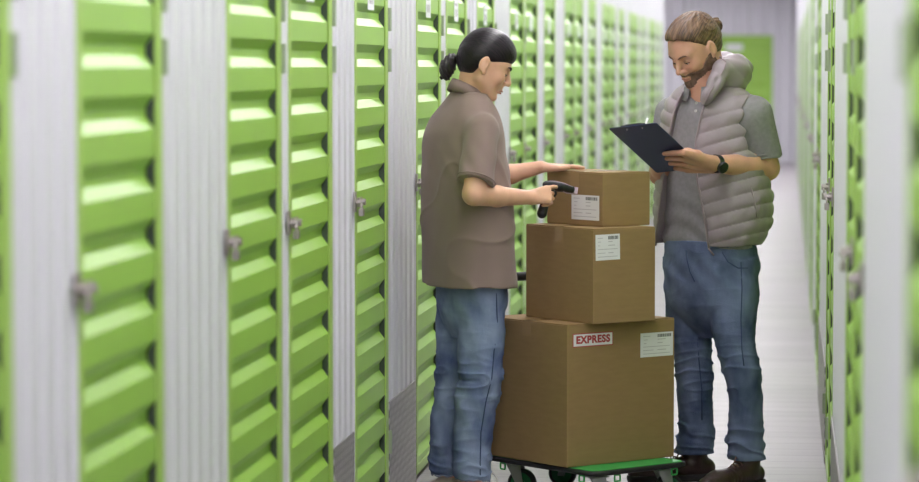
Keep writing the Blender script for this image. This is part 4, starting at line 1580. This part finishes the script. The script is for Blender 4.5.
strand_attr(hairm, hm, off_m, (-0.11, 0, 0.040))
bun = P(715.5, 25, 11.12)
V = Vol(bun - 0.06, bun + 0.06, 0.003)
V.ell(bun, (0.026, 0.030, 0.027))
V.cone(bun + np.array([-0.004, 0, 0.0]), P(709, 33, 11.12), 0.020, 0.022, k=0.01)
V.disp(lambda x, y, z: 0.0026 * np.sin(np.arctan2(z - bun[2], x - bun[0]) * 3 + np.sqrt((x - bun[0]) ** 2 + (z - bun[2]) ** 2) * 420 + y * 60))
V.mesh('hair_bun', M['hair_m'], hairm, relax=1)
V = Vol(hm.c - 0.17, hm.c + 0.17, 0.003)
hm.build(V, True, infl=0.0045, features=False)
hm.ell(V, (0.086, 0, -0.050), (0.0155, 0.024, 0.0075), k=0.006)
fl, ll, ul = hm.local(V.ax[0][:, None, None], V.ax[1][None, :, None], V.ax[2][None, None, :])
top = np.interp(fl.ravel(), [-0.05, -0.012, -0.004, 0.022, 0.05, 0.078, 0.1], [-0.2, -0.05, 0.000, -0.020, -0.048, -0.045, -0.043]).reshape(fl.shape)
cut = np.maximum(ul - top, -(fl + 0.012))
lip = 1 - np.sqrt(((fl - 0.105) / 0.022) ** 2 + (ll / 0.019) ** 2 + ((ul + 0.0645) / 0.0065) ** 2)
V.D = np.maximum(V.D, np.maximum(cut, lip * 0.008)).astype(np.float32)
V.D += (0.0011 * np.sin(fl * 500 + ul * 300) * np.sin(ll * 520 + ul * 420)).astype(np.float32)
V.mesh('beard', M['beard'], man, relax=0)

# polo shirt
V = Vol((-0.60, 10.78, 0.82), (0.12, 11.42, 1.52), 0.0045)
ps = slices([(83, 690, 724, 11.1), (90, 682, 734, 11.1), (98, 676, 743, 11.1), (112, 670, 752, 11.1), (140, 668, 753, 11.1), (190, 666, 753, 11.1), (225, 665, 753, 11.1), (245.5, 664.5, 753, 11.1)], FM, 0.62)
V.loft(ps, fM, lM, n=2.3)
V.cone(P(718, 97, 11.07), m_shl + np.array([-0.012, 0, -0.010]), 0.052, 0.066, k=0.03)
V.cone(P(695, 97, 11.13), m_shr + np.array([0.012, 0, -0.010]), 0.052, 0.062, k=0.03)
dl = unit(m_ell - m_shl); dr = unit(m_elr - m_shr)
V.cone(m_shl + np.array([0, 0, -0.006]), m_shl + dl * 0.22, 0.067, 0.066, k=0.02)
V.cone(m_shr, m_shr + dr * 0.20, 0.062, 0.058, k=0.02)
torso = Vol((-0.60, 10.78, 0.82), (0.12, 11.42, 1.52), 0.0045)
torso.loft(ps, fM, lM, n=2.3)
x, y, z = V.ax[0][:, None, None], V.ax[1][None, :, None], V.ax[2][None, None, :]
for (sh_, d_, L_) in ((m_shl, unit(dl + np.array([-0.10, 0, 0.0])), 0.168), (m_shr, dr, 0.15)):
    c_ = sh_ + d_ * L_
    pl = (x - c_[0]) * d_[0] + (y - c_[1]) * d_[1] + (z - c_[2]) * d_[2]
    rad = np.sqrt((x - c_[0]) ** 2 + (y - c_[1]) ** 2 + (z - c_[2]) ** 2) - 0.12
    V.D = np.minimum(np.maximum(V.D, np.where(rad < 0, pl, -1)), torso.D + 0.0005).astype(np.float32)
V.cone(hm.w(-0.02, 0, -0.03), P(706, 92, 11.09), 0.066, 0.064, k=0.004, kind='sub')
V.cone(P(700, 92, 11.04), P(694, 101, 10.985), 0.038, 0.012, k=0.004, kind='sub')
g = wob(12, (20, 40), (0.0042, 0.0022), (1, 1, 0.7))
V.disp(lambda x, y, z: g(x, y, z) + 0.003 * np.sin(z * 85 + x * 40 + 2 * np.sin(x * 22)) * np.clip((1.15 - z) * 5, 0, 1))
polo = V.mesh('polo_shirt', M['polo'], man, relax=1, biggest=True)
collar('collar', man, off_m, P(706.5, 88, 11.09), 0.074, 0.25, FM, 0.034, M['polo'], polo, open_=0.32, ry=0.070, back_up=0.006)
c_ = m_shl + unit(dl + np.array([-0.10, 0, 0.0])) * 0.160
d_ = unit(dl + np.array([-0.10, 0, 0.0]))
a1 = unit(np.cross(d_, (0, 1, 0))); a2_ = np.cross(d_, a1)
m = MB()
for dz in (0.0, 0.014):
    m.tube([c_ - d_ * dz + (a1 * math.cos(a) + a2_ * math.sin(a)) * 0.0672 - off_m for a in np.linspace(0, 2 * math.pi, 33)[:-1]], 0.0025, 6, closed=True)
m.build('sleeve_band', M['polo'], polo, smooth=True)
for py_ in (103, 111):
    m = MB()
    arr = np.array(sorted(ps)); p_ = P(694.5, py_, 10.98)
    cx, cy, ra, rb = [np.interp(p_[2], arr[:, 0], arr[:, i]) for i in range(1, 5)]
    q = np.array([cx, cy, p_[2]]) + np.array([fM[0], fM[1], 0]) * (ra + 0.001)
    m.cyl(q - off_m, q + np.array([fM[0], fM[1], 0]) * 0.004 - off_m, 0.0052, 12)
    m.build('button', M['button'], polo)

# quilted vest
V = Vol((-0.62, 10.76, 0.84), (0.13, 11.46, 1.56), 0.0042)
vs_ = slices([(78, 700, 726, 11.12), (84, 686, 732, 11.11), (91, 676, 742, 11.1), (99, 669, 750, 11.1), (112, 664, 757, 11.1), (140, 661, 760, 11.1), (175, 659, 767, 11.1), (200, 657.5, 771, 11.1), (220, 656.5, 770, 11.1), (234, 656, 765, 11.1), (244, 657, 758, 11.1)], FM, 0.66)
V.loft(vs_, fM, lM, n=2.25)
V.cone(P(720, 93, 11.07), m_shl + np.array([-0.03, 0.01, 0.002]), 0.052, 0.070, k=0.03)
V.cone(P(697, 93, 11.13), m_shr + np.array([0.03, 0, 0.0]), 0.052, 0.066, k=0.03)
# armholes
x, y, z = V.ax[0][:, None, None], V.ax[1][None, :, None], V.ax[2][None, None, :]
for sh_, sg in ((m_shl, 1), (m_shr, -1)):
    n_ = unit(np.array([lM[0] * sg, lM[1] * sg, 0.22]))
    c_ = sh_ + n_ * 0.012
    V.D = np.maximum(V.D, np.where(z > c_[2] - 0.16, (x - c_[0]) * n_[0] + (y - c_[1]) * n_[1] + (z - c_[2]) * n_[2], -1)).astype(np.float32)
    V.cone(sh_ + n_ * 0.0 + np.array([0, 0, -0.02]), sh_ + n_ * 0.2, 0.074, 0.085, k=0.01, kind='sub')
    V.cone(sh_ + n_ * 0.03 + np.array([0, 0, -0.10]), sh_ + n_ * 0.2 + np.array([0, 0, -0.1]), 0.066, 0.085, k=0.01, kind='sub')
# quilting: soft channels
arr = np.array(sorted(vs_))
cxz = np.interp(z.ravel(), arr[:, 0], arr[:, 1]).reshape(z.shape)
cyz = np.interp(z.ravel(), arr[:, 0], arr[:, 2]).reshape(z.shape)
fu = (x - cxz) * fM[0] + (y - cyz) * fM[1]
lu = (x - cxz) * lM[0] + (y - cyz) * lM[1]
zq = z - 0.28 * np.abs(lu) + 0.05 * fu
ph = zq / 0.052
sag = np.abs(np.sin(math.pi * ph))
g = wob(21, (45, 95), (0.0022, 0.0014), (1, 1, 0.5))
V.D += (-0.0062 * (sag ** 0.5) + 0.0052 + g(x, y, z)).astype(np.float32)
# open front
zp = [P(0, q, 11.0)[2] for q in (75, 92, 110, 140, 175, 210, 246)]
la = np.interp(z.ravel(), zp[::-1], [0.060, 0.050, 0.044, 0.042, 0.046, 0.060, 0.060][::-1]).reshape(z.shape)      # his left zip edge
lb = np.interp(z.ravel(), zp[::-1], [-0.042, -0.060, -0.085, -0.110, -0.140, -0.165, -0.175][::-1]).reshape(z.shape)
la = np.interp(z.ravel(), zp[::-1], [0.065, 0.058, 0.040, 0.018, 0.020, 0.050, 0.088][::-1]).reshape(z.shape)
gap = np.maximum(np.maximum(lu - la, lb - lu), -fu + 0.0)
V.D = np.maximum(V.D, -gap).astype(np.float32)
V.D = np.maximum(V.D, 1.55 - 0.0 - 2.5 + 0 * z).astype(np.float32)
V.cone(hm.w(-0.02, 0, -0.02), P(706, 94, 11.09), 0.080, 0.078, k=0.006, kind='sub')
vest = V.mesh('quilted_vest', M['vest'], man, relax=1, biggest=True)
# hood bunched behind the neck
V = Vol(P(690, 100, 10.9) - 0.05, P(756, 45, 11.30) + 0.06, 0.004)
hb = [P(706, 102, 10.965), P(711, 92, 10.955), P(717, 81, 10.965), P(723, 71, 11.00), P(735, 67.5, 11.07), P(737, 68, 11.17), P(724, 66, 11.25), P(704, 72, 11.25)]
V.chain(hb, [0.014, 0.018, 0.024, 0.034, 0.042, 0.046, 0.044, 0.030], k=0.03)
V.cone(P(727, 73, 11.03), P(742, 75, 11.09), 0.034, 0.034, k=0.03)
V.cone(P(725, 80, 11.02), P(738, 84, 11.08), 0.030, 0.034, k=0.03)
V.cone(hm.w(-0.02, 0, -0.01), P(708, 90, 11.09), 0.078, 0.076, k=0.01, kind='sub')
g = wob(31, (40, 80), (0.004, 0.003))
V.disp(lambda x, y, z: g(x, y, z) - 0.004 * np.abs(np.sin((x * 0.8 + z) * 36 + 14 * y)) ** 0.7 + 0.002)
crease = [P(716, 58, 10.98), P(722, 63, 10.96), P(722, 70, 10.94), P(717, 80, 10.93), P(711, 92, 10.92), P(706, 103, 10.93)]
V.chain(crease, [0.006] * 6, k=0.012, kind='sub')
V.mesh('hood', M['vest'], vest, relax=1)
m = MB()
m.tube([P(720, 57, 11.0) - off_m, P(726, 62, 10.97) - off_m, P(724, 70, 10.955) - off_m, P(717, 80, 10.945) - off_m, P(711, 91, 10.930) - off_m, P(705, 103, 10.935) - off_m], 0.0035, 8)
m.build('hood_cord', M['zip'], vest, smooth=True)


def on_vest(l, z, extra=0.0):
    cx, cy, ra, rb = [np.interp(z, arr[:, 0], arr[:, i]) for i in range(1, 5)]
    f_ = ra * max(0.0, 1 - abs(l / rb) ** 2.25) ** (1 / 2.25)
    q = np.array([cx, cy]) + fM * (f_ + extra) + lM * l
    return np.array([q[0], q[1], z])


for nm, tab in (('zip', la), ('zip', lb)):
    m = MB()
    t_ = tab.ravel()
    zz = z.ravel()
    pts = [on_vest(np.interp(q, zz, t_), q, 0.0) - off_m for q in np.linspace(P(0, 243, 11)[2], P(0, 94, 11)[2], 26)]
    m.tube(pts, 0.0042, 8)
    m.build('zip', M['zip'], vest, smooth=True)
m = MB()
q = on_vest(float(np.interp(P(0, 243, 11)[2], z.ravel(), la.ravel())), P(0, 243, 11)[2], 0.004)
m.tube([q - off_m, q + np.array([0.010, -0.002, -0.012]) - off_m, q + np.array([0.020, -0.003, -0.024]) - off_m], [0.003, 0.003, 0.0035], 8)
m.build('zip_pull', M['zip'], vest, smooth=True)
m = MB()
pk = [P(751, 188, 10.9), P(754, 200, 10.9), P(757, 218, 10.9)]
pp = []
for q in pk:
    cx, cy, ra, rb = [np.interp(q[2], arr[:, 0], arr[:, i]) for i in range(1, 5)]
    d = q[:2] - C0[:2]
    # march along the line of sight until the vest surface
    for tt in np.linspace(0.985, 1.05, 400):
        w_ = C0[:2] + d * tt
        u1 = (w_ - (cx, cy)) @ fM; v1 = (w_ - (cx, cy)) @ lM
        if abs(u1 / ra) ** 2.25 + abs(v1 / rb) ** 2.25 <= 1.0:
            break
    pp.append(np.array([w_[0], w_[1], q[2]]) - off_m + np.array([0, -0.001, 0]))
m.tube(pp, 0.003, 8)
m.build('pocket_zip', M['zip'], vest, smooth=True)

# jeans
V = Vol((-0.62, 10.80, 0.10), (0.12, 11.44, 0.96), 0.0042)
hipm = slices([(240, 667, 753, 11.1), (250, 665, 755, 11.1), (268, 664, 757, 11.1), (290, 664.5, 757.5, 11.1), (306, 668, 755, 11.1), (322, 682, 742, 11.1), (336, 698, 726, 11.1)], FM, 0.72)
V.loft(hipm, fM, lM, n=2.2)
for rows in (ml_r, ml_l):
    V.loft(slices(rows, None, 1.0), VR, VF, k=0.010, n=2.15)
g = wob(18, (22, 50), (0.0040, 0.0020), (1, 1, 0.8))
fB = wob(19, (44,), (1.3,), (0.5, 0.5, 2.0))
kz2 = P(730, 372, 11.0)[2]


def mfold(x, y, z):
    kn_ = np.exp(-((z - kz2) / 0.09) ** 2)
    an = np.exp(-((z - 0.15) / 0.075) ** 2)
    cr = np.exp(-((z - 0.80) / 0.07) ** 2)
    return g(x, y, z) + -(0.006 * kn_ + 0.009 * an + 0.0015) * (1 - np.abs(fB(x, y, z))) ** 3 + 0.003 * an * np.sin(z * 120 + x * 20) + 0.003 * cr * np.sin(x * 70 + z * 60)


V.disp(mfold)
jm = V.mesh('jeans', M['denim_m'], man, relax=1)


def surf_pts(rows_px, rows, Yg, n=2.15, axes=None, extra=0.0035):
    a_ = np.array(sorted(rows))
    A, B = axes or (VR, VF)
    out = []
    for px_, py_ in rows_px:
        q = P(px_, py_, Yg)
        cx, cy, ra, rb = [np.interp(q[2], a_[:, 0], a_[:, i]) for i in range(1, 5)]
        d = q - C0
        for tt in np.linspace(0.97, 1.03, 400):
            w_ = C0 + d * tt
            u1 = (w_[:2] - (cx, cy)) @ A; v1 = (w_[:2] - (cx, cy)) @ B
            if abs(u1 / ra) ** n + abs(v1 / rb) ** n <= 1.0:
                break
        out.append(w_ - unit(d) * extra - off_m)
    return out


m = MB(); m.tube(surf_pts([(741, 262), (742, 290), (741, 320), (742, 350), (744, 366)], slices(ml_l), 11.0), 0.0022, 6); m.build('side_seam', M['seam'], jm, smooth=True)
m = MB(); m.tube(surf_pts([(697, 335), (699, 360), (702, 390), (702, 420)], slices(ml_r), 11.1), 0.0022, 6); m.build('inner_seam', M['seam'], jm, smooth=True)
m = MB(); m.tube(surf_pts([(686, 250), (687.5, 262), (690, 272), (695, 282)], hipm, 11.0, 2.2, (fM, lM)), 0.0025, 6); m.build('fly_seam', M['seam'], jm, smooth=True)
m = MB(); m.tube(surf_pts([(722, 252), (728, 262), (738, 268), (748, 268)], hipm, 11.0, 2.2, (fM, lM)), 0.0022, 6); m.build('pocket_edge', M['seam'], jm, smooth=True)

sr_, sl2 = sorted(slices(ml_r))[0], sorted(slices(ml_l))[0]
shoe(man, off_m, (sr_[1], sr_[2]), (-0.93, -0.36), 0.30, M['leather'], M['sole'], M['lace'], high=0.165, wid=0.050)
shoe(man, off_m, (sl2[1], sl2[2]), (-0.62, -0.78), 0.30, M['leather'], M['sole'], M['lace'], high=0.170, wid=0.050)

# watch
wd = unit(m_wrl - m_ell)
wc = m_wrl - wd * 0.022
a1 = unit(np.cross(wd, (0, 1, 0))); a2_ = np.cross(wd, a1)
m = MB()
vs, n = [], 32
for k in range(n):
    r_ = a1 * math.cos(2 * math.pi * k / n) + a2_ * math.sin(2 * math.pi * k / n)
    for (dx_, rr) in ((-0.010, 0.0305), (-0.010, 0.0335), (0.010, 0.0335), (0.010, 0.0305)):
        vs.append(wc + wd * dx_ + r_ * rr - off_m)
m.add(vs, [(k * 4 + i, ((k + 1) % n) * 4 + i, ((k + 1) % n) * 4 + (i + 1) % 4, k * 4 + (i + 1) % 4) for k in range(n) for i in range(4)])
wt_ = m.build('wristwatch', M['watch'], man, smooth=False)
fd = unit(np.array([-0.25, -1, -0.12])); fd = unit(fd - wd * (fd @ wd))
m = MB(); m.cyl(wc + fd * 0.030 - off_m, wc + fd * 0.043 - off_m, 0.0215, 28); m.build('watch_case', M['watch'], wt_, bevel=0.0015)

# ================= clipboard and pen
board = empty('clipboard', bc, 'dark navy clipboard with a steel clip held out by the man', 'clipboard')
W2, H2 = 0.115, 0.155
bw = np.linalg.norm(TR - TL + BR - BL) / 4
bh = np.linalg.norm(TL - BL + TR - BR) / 4
fb = Matrix(((bx_[0], by_[0], bn[0], 0), (bx_[1], by_[1], bn[1], 0), (bx_[2], by_[2], bn[2], 0), (0, 0, 0, 1)))
m = MB()
pts = rrect(-bw, -bh, bw, bh, 0.006, 4)
N = len(pts)
m.add([fb @ Vector((p[0], p[1], zz)) for zz in (-0.0014, 0.0014) for p in pts], [(i, (i + 1) % N, (i + 1) % N + N, i + N) for i in range(N)] + [tuple(range(N))[::-1], tuple(range(N, 2 * N))])
m.build('board', M['board'], board)
m = MB(); m.box((-bw + 0.012, -bh + 0.01, 0.0016), (bw - 0.012, bh - 0.02, 0.0026), 0, fb); m.build('paper_sheet', M['paper'], board)
m = MB()
m.box((-0.055, bh - 0.030, 0.0028), (0.055, bh + 0.001, 0.005), 0, fb)
m.tube([fb @ Vector(p) for p in ((-0.035, bh - 0.003, 0.006), (0.035, bh - 0.003, 0.006))], 0.004, 10)
for sx in (-0.035, 0.035):
    m.tube([fb @ Vector((sx, bh - 0.016, -0.0032)), fb @ Vector((sx, bh - 0.016, 0.003))], 0.0035, 10)
m.build('clip', M['black_metal'], board)
for sx in (-0.035, 0.035):
    m = MB(); m.tube([fb @ Vector((sx, bh - 0.016, -0.0038)), fb @ Vector((sx, bh - 0.016, -0.0031))], 0.0030, 10); m.build('rivet', M['chrome'], board)
pen = empty('pen', pen_tip, 'slim white pen sticking up behind the top edge of the clipboard', 'pen')
m = MB(); m.tube([(0, 0, 0), (pen_top - pen_tip) * 0.08, pen_top - pen_tip], [0.0008, 0.0036, 0.0036], 12); m.build('pen_barrel', M['paper'], pen, smooth=True)
